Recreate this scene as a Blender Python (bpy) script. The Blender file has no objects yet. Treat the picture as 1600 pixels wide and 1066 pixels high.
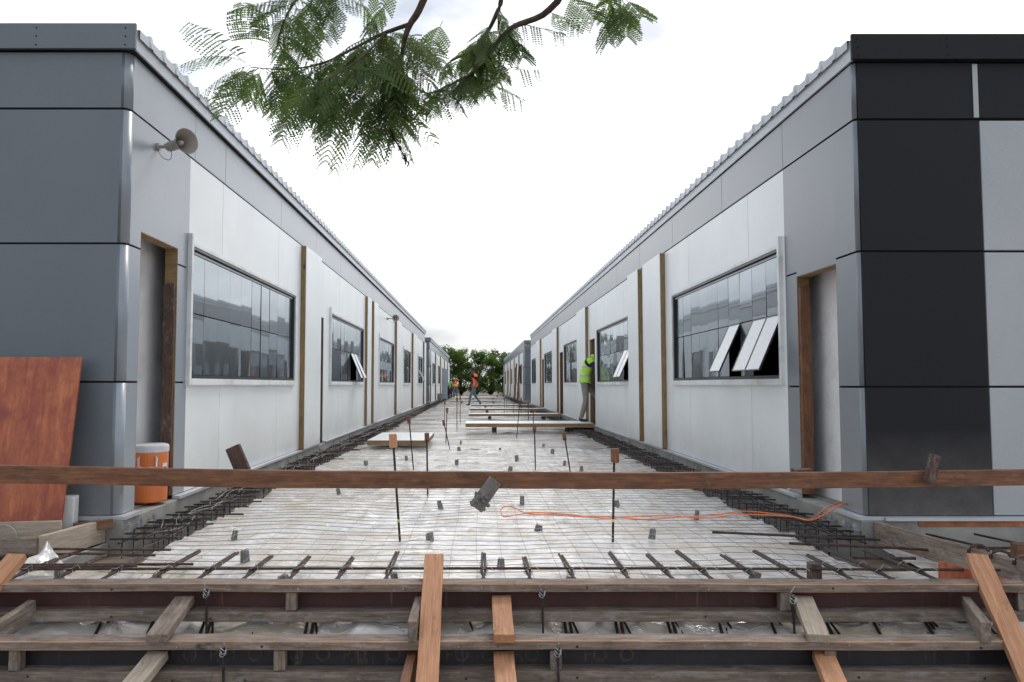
import bpy, bmesh, math, random
from mathutils import Vector, Matrix, Euler, noise
R = math.radians
random.seed(7)
rnd = random.uniform
scn = bpy.context.scene
COL = scn.collection
ORD = ['first','second','third','fourth','fifth','sixth','seventh','eighth','ninth','tenth','eleventh','twelfth',
       'thirteenth','fourteenth','fifteenth','sixteenth','seventeenth','eighteenth','nineteenth','twentieth',
       'twenty-first','twenty-second','twenty-third','twenty-fourth','twenty-fifth','twenty-sixth','twenty-seventh','twenty-eighth','twenty-ninth','thirtieth']

# ------------------------------------------------------------------ materials
MATS = {}
def nm(name):
    m = bpy.data.materials.new(name); m.use_nodes = True
    nt = m.node_tree; b = nt.nodes['Principled BSDF']
    MATS[name] = m
    return m, nt, b
def N(nt, t, **kw):
    n = nt.nodes.new(t)
    for k, v in kw.items():
        if k in n.inputs: n.inputs[k].default_value = v
        else: setattr(n, k, v)
    return n
def coords(nt, scale=(1,1,1), kind='Object', rnd_off=True):
    tc = N(nt, 'ShaderNodeTexCoord'); mp = N(nt, 'ShaderNodeMapping'); mp.inputs['Scale'].default_value = scale
    nt.links.new(tc.outputs[kind], mp.inputs['Vector'])
    if rnd_off:
        oi = N(nt, 'ShaderNodeObjectInfo'); ml = N(nt, 'ShaderNodeMath', operation='MULTIPLY'); ml.inputs[1].default_value = 37.0
        nt.links.new(oi.outputs['Random'], ml.inputs[0]); nt.links.new(ml.outputs[0], mp.inputs['Location'])
    return mp.outputs['Vector']
def ntex(nt, vec, scale, detail=4, rough=.55, dist=0):
    n = N(nt, 'ShaderNodeTexNoise'); n.inputs['Scale'].default_value = scale; n.inputs['Detail'].default_value = detail
    n.inputs['Roughness'].default_value = rough; n.inputs['Distortion'].default_value = dist
    nt.links.new(vec, n.inputs['Vector']); return n.outputs['Fac']
def ramp(nt, fac, stops):
    r = N(nt, 'ShaderNodeValToRGB'); e = r.color_ramp.elements
    while len(e) < len(stops): e.new(.5)
    for i, (p, c) in enumerate(stops):
        e[i].position = p; e[i].color = tuple(c) + (1,) if len(c) == 3 else c
    nt.links.new(fac, r.inputs[0]); return r.outputs[0]
def mixc(nt, fac, a, b, mode='MIX'):
    m = N(nt, 'ShaderNodeMix', data_type='RGBA', blend_type=mode)
    for sock, v in ((m.inputs['Factor'], fac), (m.inputs['A'], a), (m.inputs['B'], b)): pass
    def put(s, v):
        if isinstance(v, (int, float)): s.default_value = v
        elif isinstance(v, tuple): s.default_value = v if len(v) == 4 else v + (1,)
        else: nt.links.new(v, s)
    put(m.inputs[0], fac); put(m.inputs[6], a); put(m.inputs[7], b)
    return m.outputs[2]
def bump(nt, b, h, strength=.3, dist=.01):
    n = N(nt, 'ShaderNodeBump'); n.inputs['Strength'].default_value = strength; n.inputs['Distance'].default_value = dist
    nt.links.new(h, n.inputs['Height']); nt.links.new(n.outputs[0], b.inputs['Normal'])
def simple(name, c, rough=.6, metal=0, var=.25, vscale=6, bmp=0, bscale=60, spec=.5, coat=0, dirt=None, dscale=1.5):
    m, nt, b = nm(name)
    v = coords(nt)
    n1 = ntex(nt, v, vscale)
    lo = tuple(x*(1-var) for x in c); hi = tuple(min(1, x*(1+var)) for x in c)
    col = ramp(nt, n1, [(.3, lo), (.7, hi)])
    if dirt:
        n2 = ntex(nt, v, dscale, 8, .7)
        f = ramp(nt, n2, [(.5, (0,0,0)), (.75, (1,1,1))])
        col = mixc(nt, f, col, dirt)
    nt.links.new(col, b.inputs['Base Color'])
    b.inputs['Roughness'].default_value = rough; b.inputs['Metallic'].default_value = metal
    b.inputs['Specular IOR Level'].default_value = spec; b.inputs['Coat Weight'].default_value = coat
    if bmp: bump(nt, b, ntex(nt, v, bscale, 3), bmp, .005)
    return m
def wood(name, c1, c2, stain, amt=.5, rough=.8, cement=0):
    """timber: grain runs along local X"""
    m, nt, b = nm(name)
    v = coords(nt, (1.6, 22, 22)); v2 = coords(nt, (5, 14, 14)); v3 = coords(nt, (5, 110, 110))
    g = ntex(nt, v, 3, 6, .6, .6); g3 = ntex(nt, v3, 1.3, 3)
    col = ramp(nt, g, [(.3, c1), (.68, c2)])
    s = ntex(nt, v2, 1.4, 7, .7)
    f = ramp(nt, s, [(.5 - amt*.18, (0,0,0)), (.78 - amt*.1, (amt*.9,)*3)])
    col = mixc(nt, f, col, stain)
    col = mixc(nt, .35, col, ramp(nt, g3, [(.35, (.45,.42,.4)), (.6, (1,1,1))]), 'MULTIPLY')
    bl = ramp(nt, ntex(nt, coords(nt, (2.2, 5, 5)), 2.0, 9, .8, 1), [(.56, (0,0,0)), (.64, (.55,)*3)])
    col = mixc(nt, bl, col, tuple(x*.4 for x in c1))
    # knots
    vo = N(nt, 'ShaderNodeTexVoronoi'); vo.inputs['Scale'].default_value = 1.6
    nt.links.new(coords(nt, (1.1, 2.6, 2.6)), vo.inputs['Vector'])
    k = ramp(nt, vo.outputs['Distance'], [(.045, (1,1,1)), (.085, (0,0,0))])
    col = mixc(nt, k, col, tuple(x*.25 for x in c1))
    if cement:
        cf = ramp(nt, ntex(nt, coords(nt, (4,9,9)), 2.2, 8, .75), [(.52, (0,0,0)), (.66, (cement,)*3)])
        col = mixc(nt, cf, col, (.36,.345,.32))
    oi = N(nt, 'ShaderNodeObjectInfo')
    col = mixc(nt, .5, col, ramp(nt, oi.outputs['Random'], [(0, (.68,.66,.66)), (1, (1.0,1.0,1.0))]), 'MULTIPLY')
    nt.links.new(col, b.inputs['Base Color']); b.inputs['Roughness'].default_value = rough
    bump(nt, b, g, .35, .006)
    return m
wood('wood_weathered', (.20,.145,.105), (.44,.355,.285), (.09,.072,.06), .8, .85, .8)
wood('wood_new', (.50,.235,.115), (.66,.35,.19), (.30,.13,.065), .35, .7)
wood('wood_brown', (.19,.082,.038), (.36,.16,.075), (.08,.04,.026), .8, .75, .18)
wood('wood_dark', (.07,.04,.03), (.15,.085,.06), (.03,.022,.02), .7, .8, .35)
wood('wood_pale', (.42,.35,.26), (.56,.48,.38), (.28,.21,.15), .5, .85, .3)
wood('wood_caked', (.12,.11,.10), (.22,.2,.18), (.3,.29,.27), .9, .95, 1)
wood('foam_edge', (.27,.17,.075), (.42,.29,.14), (.17,.10,.045), .6, .9)

def plyform(name, c, letters=False):
    m, nt, b = nm(name)
    v = coords(nt, (2,2,2))
    col = ramp(nt, ntex(nt, v, 2, 6, .7), [(.3, tuple(x*.6 for x in c)), (.7, tuple(x*1.3 for x in c))])
    drip = ramp(nt, ntex(nt, coords(nt, (34,1,1.6)), 1, 4, .6), [(.60, (0,0,0)), (.72, (.55,)*3)])
    drip2 = mixc(nt, drip, col, (.32,.27,.26))
    col = mixc(nt, ramp(nt, ntex(nt, v, 1.1, 5), [(.4, (0,0,0)), (.65, (1,1,1))]), col, drip2)
    nt.links.new(col, b.inputs['Base Color']); b.inputs['Roughness'].default_value = .5
    return m
plyform('form_ply_maroon', (.085,.032,.03)); plyform('form_ply_black', (.035,.035,.042))
def redply():
    m, nt, b = nm('red_plywood')
    v = coords(nt, (9,1,1.6)); v2 = coords(nt, (3,3,3))
    col = ramp(nt, ntex(nt, v, 2.5, 6, .65, .5), [(.28, (.26,.055,.025)), (.5, (.42,.11,.04)), (.72, (.56,.19,.07))])
    f = ramp(nt, ntex(nt, v2, 1.6, 7, .7), [(.45, (0,0,0)), (.68, (.75,)*3)])
    col = mixc(nt, f, col, (.22,.03,.03))
    f2 = ramp(nt, ntex(nt, v2, 4.5, 4, .7), [(.66, (0,0,0)), (.74, (.6,)*3)])
    col = mixc(nt, f2, col, (.08,.03,.05))
    nt.links.new(col, b.inputs['Base Color']); b.inputs['Roughness'].default_value = .38
redply()
simple('rebar', (.075,.045,.035), .75, .3, .5, 30, .4, 200)
simple('rebar_dark', (.045,.036,.033), .7, .3, .5, 30, .4, 200)
simple('wire', (.16,.155,.15), .5, .5, .3, 20)
simple('tie_wire', (.42,.42,.41), .4, .7, .2, 20)
simple('galvanised', (.42,.44,.46), .4, .7, .3, 30)
simple('concrete', (.30,.295,.27), .9, 0, .25, 3, .5, 50, dirt=(.20,.185,.165), dscale=2.5)
simple('spacer_concrete', (.17,.17,.165), .9, 0, .3, 20, .5, 90)
simple('soil', (.16,.12,.085), .95, 0, .4, 3, .8, 25)
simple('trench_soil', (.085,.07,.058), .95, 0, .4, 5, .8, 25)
simple('flashing', (.55,.57,.6), .4, .3, .1, 3)
simple('alu_dark', (.028,.032,.038), .35, .3, .2, 3)
simple('alu_pale', (.36,.38,.40), .4, .4, .15, 3)
simple('casing_white', (.76,.78,.78), .45, 0, .06, 4, dirt=(.5,.5,.48), dscale=3)
simple('interior_white', (.86,.86,.86), .6, 0, .05, 3, dirt=(.66,.65,.65), dscale=4)
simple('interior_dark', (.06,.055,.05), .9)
simple('gap_dark', (.012,.012,.014), .9)
simple('black_plastic', (.015,.015,.016), .5)
simple('cooler_orange', (.72,.20,.055), .42, 0, .06, 5, dirt=(.5,.15,.05), dscale=5)
simple('cooler_white', (.62,.63,.66), .4, 0, .08, 5)
simple('horn_beige', (.33,.30,.26), .45, 0, .1, 8)
simple('label_white', (.75,.75,.75), .5, 0, .02)
simple('label_ink', (.2,.1,.25), .5)
simple('cord_orange', (.78,.21,.07), .45, 0, .12, 9)
simple('bark', (.085,.06,.045), .9, 0, .45, 14, .8, 60)
simple('pod_dark', (.03,.022,.018), .8, 0, .4, 20)
simple('skin_tone', (.22,.11,.07), .55, 0, .06)
simple('hair_dark', (.012,.01,.009), .6)
simple('denim', (.10,.155,.19), .85, 0, .25, 14, .3, 200)
simple('khaki', (.27,.24,.215), .85, 0, .15, 9, .4, 60)
simple('shirt_black', (.012,.012,.02), .85)
simple('shirt_navy', (.02,.03,.075), .85)
simple('shirt_green', (.26,.5,.1), .8, 0, .1)
simple('leather_dark', (.03,.024,.02), .6)
simple('bucket_grey', (.2,.2,.2), .6)
simple('foam_cream', (.62,.54,.36), .8, 0, .1, 4)
simple('rust_paint', (.38,.13,.05), .9, 0, .4, 9)
simple('yellow_tape', (.7,.62,.1), .5)
simple('grey_door', (.30,.335,.38), .5, 0, .08, 3)
simple('blue_paint', (.12,.25,.42), .6)

def wallmat(name, c, rough=.38, coat=.25, speck=.12):
    m, nt, b = nm(name)
    v = coords(nt)
    col = ramp(nt, ntex(nt, v, .9, 5), [(.3, tuple(x*.93 for x in c)), (.7, tuple(min(1, x*1.06) for x in c))])
    col = mixc(nt, speck, col, ramp(nt, ntex(nt, v, 160, 2, .6), [(.35, (.35,.35,.35)), (.65, (1.3,1.3,1.3))]), 'MULTIPLY')
    st = ramp(nt, ntex(nt, coords(nt, (2,2,.7)), 1.6, 7, .7), [(.55, (0,0,0)), (.85, (.28,)*3)])
    col = mixc(nt, st, col, tuple(x*.72 for x in c))
    sc1 = ramp(nt, ntex(nt, coords(nt, (1,1,1)), 7, 9, .75, 1.5), [(.60, (0,0,0)), (.72, (.22,)*3)])
    sc2 = mixc(nt, ramp(nt, ntex(nt, v, .8, 3), [(.5, (0,0,0)), (.65, (1,1,1))]), (0,0,0), sc1)
    col = mixc(nt, sc2, col, tuple(x*.45 for x in c))
    # splashed dust toward the foot of the wall
    tc = N(nt, 'ShaderNodeNewGeometry'); sx = N(nt, 'ShaderNodeSeparateXYZ'); nt.links.new(tc.outputs['Position'], sx.inputs[0])
    mr = N(nt, 'ShaderNodeMapRange'); mr.inputs[1].default_value = .75; mr.inputs[2].default_value = .15; mr.inputs[3].default_value = 0; mr.inputs[4].default_value = .55
    nt.links.new(sx.outputs['Z'], mr.inputs[0])
    dn = N(nt, 'ShaderNodeMath', operation='MULTIPLY'); nt.links.new(mr.outputs[0], dn.inputs[0]); nt.links.new(ntex(nt, v, 5, 7, .7), dn.inputs[1])
    col = mixc(nt, dn.outputs[0], col, (.36,.34,.31))
    nt.links.new(col, b.inputs['Base Color'])
    b.inputs['Roughness'].default_value = rough; b.inputs['Coat Weight'].default_value = coat; b.inputs['Coat Roughness'].default_value = .2
    h = N(nt, 'ShaderNodeMath', operation='ADD'); h.inputs[1].default_value = 0
    big = ntex(nt, coords(nt, (1,1,1)), 1.7, 2); nt.links.new(big, h.inputs[0])
    bn = N(nt, 'ShaderNodeBump'); bn.inputs['Strength'].default_value = .12; bn.inputs['Distance'].default_value = .010
    nt.links.new(big, bn.inputs['Height'])
    bn2 = N(nt, 'ShaderNodeBump'); bn2.inputs['Strength'].default_value = .12; bn2.inputs['Distance'].default_value = .002
    nt.links.new(ntex(nt, v, 150, 2), bn2.inputs['Height']); nt.links.new(bn.outputs[0], bn2.inputs['Normal'])
    nt.links.new(bn2.outputs[0], b.inputs['Normal'])
    return m
wallmat('panel_grey', (.14,.163,.187))
wallmat('panel_band_grey', (.185,.205,.23))
wallmat('panel_grey_lit', (.285,.32,.36))  # panel_grey made lighter: grazing reflection on the side walls put into the colour
wallmat('panel_white', (.80,.835,.84), .45, .1, .02)
wallmat('panel_black', (.014,.015,.019), .6, 0)
MATS['panel_black'].node_tree.nodes['Principled BSDF'].inputs['Specular IOR Level'].default_value = .25
wallmat('panel_silver', (.43,.455,.475))
wallmat('roof_metal', (.50,.53,.57), .45, .1)

def glassmat():
    m, nt, b = nm('window_glass')
    v = coords(nt)
    c = ramp(nt, ntex(nt, v, 2.3, 6, .7), [(.4, (.014,.017,.02)), (.8, (.07,.075,.08))])
    nt.links.new(c, b.inputs['Base Color']); b.inputs['Roughness'].default_value = .3
    gl = N(nt, 'ShaderNodeBsdfGlossy'); gl.inputs['Color'].default_value = (.80,.90,.98,1)
    f = ramp(nt, ntex(nt, v, 3.5, 6, .7), [(.5, (.008,)*3), (.85, (.10,)*3)])
    nt.links.new(f, gl.inputs['Roughness'])
    bn = N(nt, 'ShaderNodeBump'); bn.inputs['Strength'].default_value = .05; bn.inputs['Distance'].default_value = .02
    nt.links.new(ntex(nt, v, 1.3, 1), bn.inputs['Height']); nt.links.new(bn.outputs[0], gl.inputs['Normal'])
    fr = N(nt, 'ShaderNodeFresnel'); fr.inputs['IOR'].default_value = 2.6
    mx = N(nt, 'ShaderNodeMixShader'); nt.links.new(fr.outputs[0], mx.inputs[0])
    nt.links.new(b.outputs[0], mx.inputs[1]); nt.links.new(gl.outputs[0], mx.inputs[2]); nt.links.new(mx.outputs[0], nt.nodes['Material Output'].inputs[0])
    m, nt, b = nm('frosted_sky_glass')  # frosted open panes; the sky they reflect is put into the pale grey
    v = coords(nt)
    c = ramp(nt, ntex(nt, v, 30, 4), [(.35, (.40,.43,.46)), (.65, (.50,.53,.56))])
    nt.links.new(c, b.inputs['Base Color']); b.inputs['Roughness'].default_value = .25
glassmat()

def plastic():
    m, nt, b = nm('plastic_sheet')
    v = coords(nt, (1,1,1), 'Object', False); va = coords(nt, (1,2.6,1), 'Object', False); vs_ = coords(nt, (.8,4.5,1), 'Object', False)
    base = ramp(nt, ntex(nt, vs_, 2.2, 10, .72, .9), [(.34, (.52,.48,.42)), (.46, (.69,.66,.62)), (.56, (.80,.79,.77)), (.68, (.92,.915,.905))])  # long pale and dark streaks: shading of the crumpled folds put into the colour
    y = ramp(nt, ntex(nt, va, 1.05, 7, .66, 1.4), [(.48, (0,0,0)), (.60, (.7,)*3)])
    col = mixc(nt, y, base, (.60,.50,.34))
    d = ramp(nt, ntex(nt, v, 2.7, 9, .75, .8), [(.60, (0,0,0)), (.70, (.55,)*3)])
    col = mixc(nt, d, col, (.33,.27,.21))
    # creases: fold highlights put into the colour as thin bright lines
    vo = N(nt, 'ShaderNodeTexVoronoi'); vo.feature = 'DISTANCE_TO_EDGE'; vo.inputs['Scale'].default_value = 2.4
    wv = N(nt, 'ShaderNodeVectorMath', operation='ADD'); nz = N(nt, 'ShaderNodeTexNoise'); nz.inputs['Scale'].default_value = 3; nz.inputs['Detail'].default_value = 5
    nt.links.new(vs_, nz.inputs['Vector']); nt.links.new(vs_, wv.inputs[0]); nt.links.new(nz.outputs['Color'], wv.inputs[1]); nt.links.new(wv.outputs[0], vo.inputs['Vector'])
    cr_ = ramp(nt, vo.outputs['Distance'], [(0, (1,1,1)), (.06, (0,0,0))])
    col = mixc(nt, mixc(nt, .4, (0,0,0), cr_), col, (.92,.92,.92))
    nt.links.new(col, b.inputs['Base Color']); b.inputs['Roughness'].default_value = .18
    b.inputs['Specular IOR Level'].default_value = .8
    w = N(nt, 'ShaderNodeTexNoise'); w.noise_type = 'RIDGED_MULTIFRACTAL'; w.inputs['Scale'].default_value = 2.6; w.inputs['Detail'].default_value = 7
    nt.links.new(va, w.inputs['Vector'])
    h = N(nt, 'ShaderNodeMath', operation='MULTIPLY_ADD'); nt.links.new(cr_, h.inputs[0]); h.inputs[1].default_value = .8; nt.links.new(w.outputs['Fac'], h.inputs[2])
    bump(nt, b, h.outputs[0], .42, .03)
plastic()
def leafmat(name, c1, c2, trans=.35, sc=1.2):
    m, nt, b = nm(name)
    v = coords(nt, rnd_off=False)
    col = ramp(nt, ntex(nt, v, sc, 5, .6), [(.3, c1), (.7, c2)])
    nt.links.new(col, b.inputs['Base Color']); b.inputs['Roughness'].default_value = .55
    tr = N(nt, 'ShaderNodeBsdfTranslucent'); nt.links.new(mixc(nt, 1, col, (1.3,1.6,.6), 'MULTIPLY'), tr.inputs['Color'])
    mx = N(nt, 'ShaderNodeMixShader'); mx.inputs[0].default_value = trans
    nt.links.new(b.outputs[0], mx.inputs[1]); nt.links.new(tr.outputs[0], mx.inputs[2])
    nt.links.new(mx.outputs[0], nt.nodes['Material Output'].inputs[0])
leafmat('fern_leaf', (.045,.085,.032), (.15,.20,.05), .5, 2.2)
leafmat('bush_leaf', (.04,.075,.02), (.15,.22,.06), .35, .5)
def vestmat(name, c, bands):
    """hi-vis cloth with reflective bands at given heights"""
    m, nt, b = nm(name)
    tc = N(nt, 'ShaderNodeTexCoord'); sx = N(nt, 'ShaderNodeSeparateXYZ'); nt.links.new(tc.outputs['Object'], sx.inputs[0])
    last = None; col = c
    for z0, z1, bc in bands:
        a = N(nt, 'ShaderNodeMath', operation='GREATER_THAN'); a.inputs[1].default_value = z0
        d = N(nt, 'ShaderNodeMath', operation='LESS_THAN'); d.inputs[1].default_value = z1
        e = N(nt, 'ShaderNodeMath', operation='MULTIPLY')
        nt.links.new(sx.outputs['Z'], a.inputs[0]); nt.links.new(sx.outputs['Z'], d.inputs[0])
        nt.links.new(a.outputs[0], e.inputs[0]); nt.links.new(d.outputs[0], e.inputs[1])
        col = mixc(nt, e.outputs[0], col, bc)
    nt.links.new(col, b.inputs['Base Color']) if not isinstance(col, tuple) else None
    b.inputs['Roughness'].default_value = .7
vestmat('vest_yellow', (.48,.80,.08), [(1.02,1.07,(.45,.47,.47)), (1.22,1.27,(.45,.47,.47))])
vestmat('vest_orange', (.95,.16,.03), [(1.03,1.05,(.9,.4,.1)), (1.25,1.28,(.6,.55,.5))])
vestmat('vest_orange_yellow', (.95,.16,.03), [(.95,1.08,(.85,.6,.12)), (1.24,1.26,(.8,.6,.3))])

# ------------------------------------------------------------------ mesh helpers
def tag(o, label=None, cat=None, group=None, kind=None):
    if label: o['label'] = label
    if cat: o['category'] = cat
    if group: o['group'] = group
    if kind: o['kind'] = kind
    return o
def empty(name, loc, label, cat, group=None, rot=None):
    o = bpy.data.objects.new(name, None); COL.objects.link(o); o.location = loc; o.empty_display_size = .2
    if rot: o.rotation_euler = rot
    return tag(o, label, cat, group)
class MB:
    def __init__(s): s.v = []; s.f = []; s.m = []; s.mats = []
    def mi(s, mat):
        if mat not in s.mats: s.mats.append(mat)
        return s.mats.index(mat)
    def add(s, vs, fs, mat):
        o = len(s.v); k = s.mi(mat); s.v += [tuple(v) for v in vs]
        for f in fs: s.f.append(tuple(i+o for i in f)); s.m.append(k)
        return s
    def box(s, a, b, mat, M=None):
        x0,y0,z0 = (min(a[i], b[i]) for i in range(3)); x1,y1,z1 = (max(a[i], b[i]) for i in range(3))
        vs = [(x0,y0,z0),(x1,y0,z0),(x1,y1,z0),(x0,y1,z0),(x0,y0,z1),(x1,y0,z1),(x1,y1,z1),(x0,y1,z1)]
        if M: vs = [M @ Vector(v) for v in vs]
        return s.add(vs, [(0,3,2,1),(4,5,6,7),(0,1,5,4),(1,2,6,5),(2,3,7,6),(3,0,4,7)], mat)
    def tube(s, pts, r, mat, n=6, cap=True):
        pts = [Vector(p) for p in pts]; rs = r if isinstance(r, (list, tuple)) else [r]*len(pts)
        rings = []; up = Vector((0,0,1))
        for i, p in enumerate(pts):
            d = (pts[min(i+1, len(pts)-1)] - pts[max(i-1, 0)])
            d = d.normalized() if d.length > 1e-9 else Vector((0,0,1))
            a = d.cross(up if abs(d.z) < .9 else Vector((1,0,0))).normalized(); b = a.cross(d)
            rings.append([p + (a*math.cos(t) + b*math.sin(t))*rs[i] for t in [2*math.pi*k/n for k in range(n)]])
        vs = [v for r_ in rings for v in r_]; fs = []
        for i in range(len(pts)-1):
            for k in range(n):
                k2 = (k+1) % n; fs.append((i*n+k, i*n+k2, (i+1)*n+k2, (i+1)*n+k))
        if cap: fs += [tuple(range(n-1, -1, -1)), tuple((len(pts)-1)*n + k for k in range(n))]
        return s.add(vs, fs, mat)
    def lathe(s, prof, mat, M=None, n=24):
        vs = []; fs = []
        for r, z in prof:
            for k in range(n):
                t = 2*math.pi*k/n; v = Vector((r*math.cos(t), r*math.sin(t), z)); vs.append(M @ v if M else v)
        for i in range(len(prof)-1):
            for k in range(n):
                k2 = (k+1) % n; fs.append((i*n+k, i*n+k2, (i+1)*n+k2, (i+1)*n+k))
        return s.add(vs, fs, mat)
    def build(s, name, parent=None, bevel=0, smooth=False, world=True, seg=2, bmat=-1):
        me = bpy.data.meshes.new(name); me.from_pydata(s.v, [], s.f)
        for m in s.mats: me.materials.append(MATS[m])
        me.polygons.foreach_set('material_index', s.m)
        if bevel:
            bm = bmesh.new(); bm.from_mesh(me)
            es = [e for e in bm.edges if len(e.link_faces) == 2 and e.calc_face_angle(0) > .6]
            bmesh.ops.bevel(bm, geom=es, offset=bevel, segments=seg, affect='EDGES', profile=.5, clamp_overlap=True, material=bmat)
            bm.to_mesh(me); bm.free()
        if smooth: me.polygons.foreach_set('use_smooth', [True]*len(me.polygons))
        me.update()
        o = bpy.data.objects.new(name, me); COL.objects.link(o)
        if parent is not None:
            o.parent = parent
            if world: o.matrix_parent_inverse = wm(parent).inverted()
        return o
def wm(o):
    M = Matrix.LocRotScale(o.location, o.rotation_euler, o.scale)
    return (wm(o.parent) @ o.matrix_parent_inverse @ M) if o.parent else M
def centre(o):
    """move a mesh's origin to its own middle"""
    me = o.data; c = sum((Vector(v.co) for v in me.vertices), Vector())/len(me.vertices)
    me.transform(Matrix.Translation(-c)); o.location = o.location + c
    return o
def frame(p0, p1, roll=0):
    p0, p1 = Vector(p0), Vector(p1); x = (p1-p0).normalized()
    y = Vector((0,0,1)).cross(x)
    y = Vector((0,1,0)) if y.length < 1e-4 else y.normalized()
    z = x.cross(y)
    M = Matrix((x, y, z)).transposed().to_4x4(); M.translation = (p0+p1)/2
    return M @ Matrix.Rotation(roll, 4, 'X')
def board(name, p0, p1, w, t, mat, parent=None, roll=0, sag=0, bev=.003, edge=None, label=None, cat=None, group=None, rough=.0015):
    """timber from p0 to p1 (centre line); w across, t thick; local X is the grain"""
    L = (Vector(p1)-Vector(p0)).length; n = max(2, int(L/.12))
    vs = []; fs = []
    for i in range(n+1):
        x = -L/2 + L*i/n; zz = -sag*(1-(2*x/L)**2); q = noise.noise(Vector((x*1.3, L, w*31)))*.004*min(1, L)
        for a, b in ((-1,-1),(1,-1),(1,1),(-1,1)):
            vs.append((x + (rnd(-.002,.002) if i in (0, n) else 0), a*w/2 + q + rnd(-rough, rough), b*t/2 + zz + q + rnd(-rough, rough)*.6))
    for i in range(n):
        for k in range(4):
            k2 = (k+1) % 4; fs.append((i*4+k, i*4+k2, i*4+4+k2, i*4+4+k))
    fs += [(3,2,1,0), tuple(n*4+k for k in range(4))]
    mb = MB().add(vs, fs, mat)
    if edge: mb.mi(edge)
    o = mb.build(name, None, bev, bmat=1 if edge else -1)
    M = frame(p0, p1, roll)
    if parent is not None:
        o.parent = parent; M = wm(parent).inverted() @ M
    o.matrix_basis = M
    if label: tag(o, label, cat, group)
    return o

def smooth_path(p, n=6):
    p = [Vector(q) for q in p]; out = []
    for i in range(len(p)-1):
        a, b, c, d = p[max(i-1,0)], p[i], p[i+1], p[min(i+2,len(p)-1)]
        for k in range(n):
            t = k/n; out.append(.5*((2*b)+(c-a)*t+(2*a-5*b+4*c-d)*t*t+(3*b-3*c+d-a)*t**3))
    return out+[p[-1]]
# ------------------------------------------------------------------ buildings
F_, H_ = 'X', 'Z'
def plate(name, parent, xw, s, y0, y1, z0, z1, mat, poly=None, th=.1, out=0, bev=.004):
    """cladding sheet on a side wall; outward face at xw - s*out, body behind it. poly = (y,z) outline"""
    P = poly or [(y0,z0),(y1,z0),(y1,z1),(y0,z1)]
    xo = xw - s*out; xi = xo + s*th; n = len(P)
    vs = [(xo, y, z) for y, z in P] + [(xi, y, z) for y, z in P]
    fs = [tuple(range(n)), tuple(range(2*n-1, n-1, -1))] + [(i, i+n, (i+1) % n + n, (i+1) % n) for i in range(n)]
    if s < 0: fs = [tuple(reversed(f)) for f in fs]
    o = MB().add(vs, fs, mat).build(name, parent, bev)
    bm = bmesh.new(); bm.from_mesh(o.data); bmesh.ops.recalc_face_normals(bm, faces=bm.faces); bm.to_mesh(o.data); bm.free()
    return o
def wrap(name, parent, xw, s, yc, xf, ys, z0, z1, mats, r=.035, th=.05):
    """sheet running along the front from xf to the corner, round it and along the side to ys"""
    out = [(xf, yc)]
    cx, cy = xw + s*r, yc + r
    for k in range(11):
        a = math.pi/2*k/10
        out.append((cx - s*r*math.sin(a), cy - r*math.cos(a)))
    out.append((xw, ys)); n = len(out)
    inn = [(xf, yc+th), (xw + s*th, yc+th)] + [(xw + s*th, ys)]
    idx_in = [0] + [1]*11 + [2]
    vs = [(x, y, z) for z in (z0, z1) for x, y in out]; base = len(vs)
    vs += [(x, y, z) for z in (z0, z1) for x, y in inn]
    mb = MB(); fo = []; fi = []
    fs = []
    for i in range(n-1):
        fo.append((i, i+1, n+i+1, n+i))
    mb.add(vs, fo[:3], mats[0]); off = 0
    k1 = mb.mi(mats[1])
    for f in fo[3:]: mb.f.append(f); mb.m.append(k1)
    b = base
    extra = [(b, b+1, b+4, b+3), (b+1, b+2, b+5, b+4), (0, n, b+3, b), (n-1, 2*n-1, b+5, b+2)]
    for lv, nb in ((0, b), (n, b+3)):
        for i in range(n-1):
            a0, a1 = nb+idx_in[i], nb+idx_in[i+1]
            extra.append((lv+i, lv+i+1, a1) if a0 == a1 else (lv+i, lv+i+1, a1, a0))
    for f in extra: mb.f.append(f); mb.m.append(0)
    o = mb.build(name, parent)
    bm = bmesh.new(); bm.from_mesh(o.data); bmesh.ops.recalc_face_normals(bm, faces=bm.faces)
    bm.to_mesh(o.data); bm.free()
    for p in o.data.polygons:
        if len(p.vertices) == 4 and abs(p.normal.z) < .1 and p.area < (z1-z0)*r*.6: p.use_smooth = True
    return o

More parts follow.
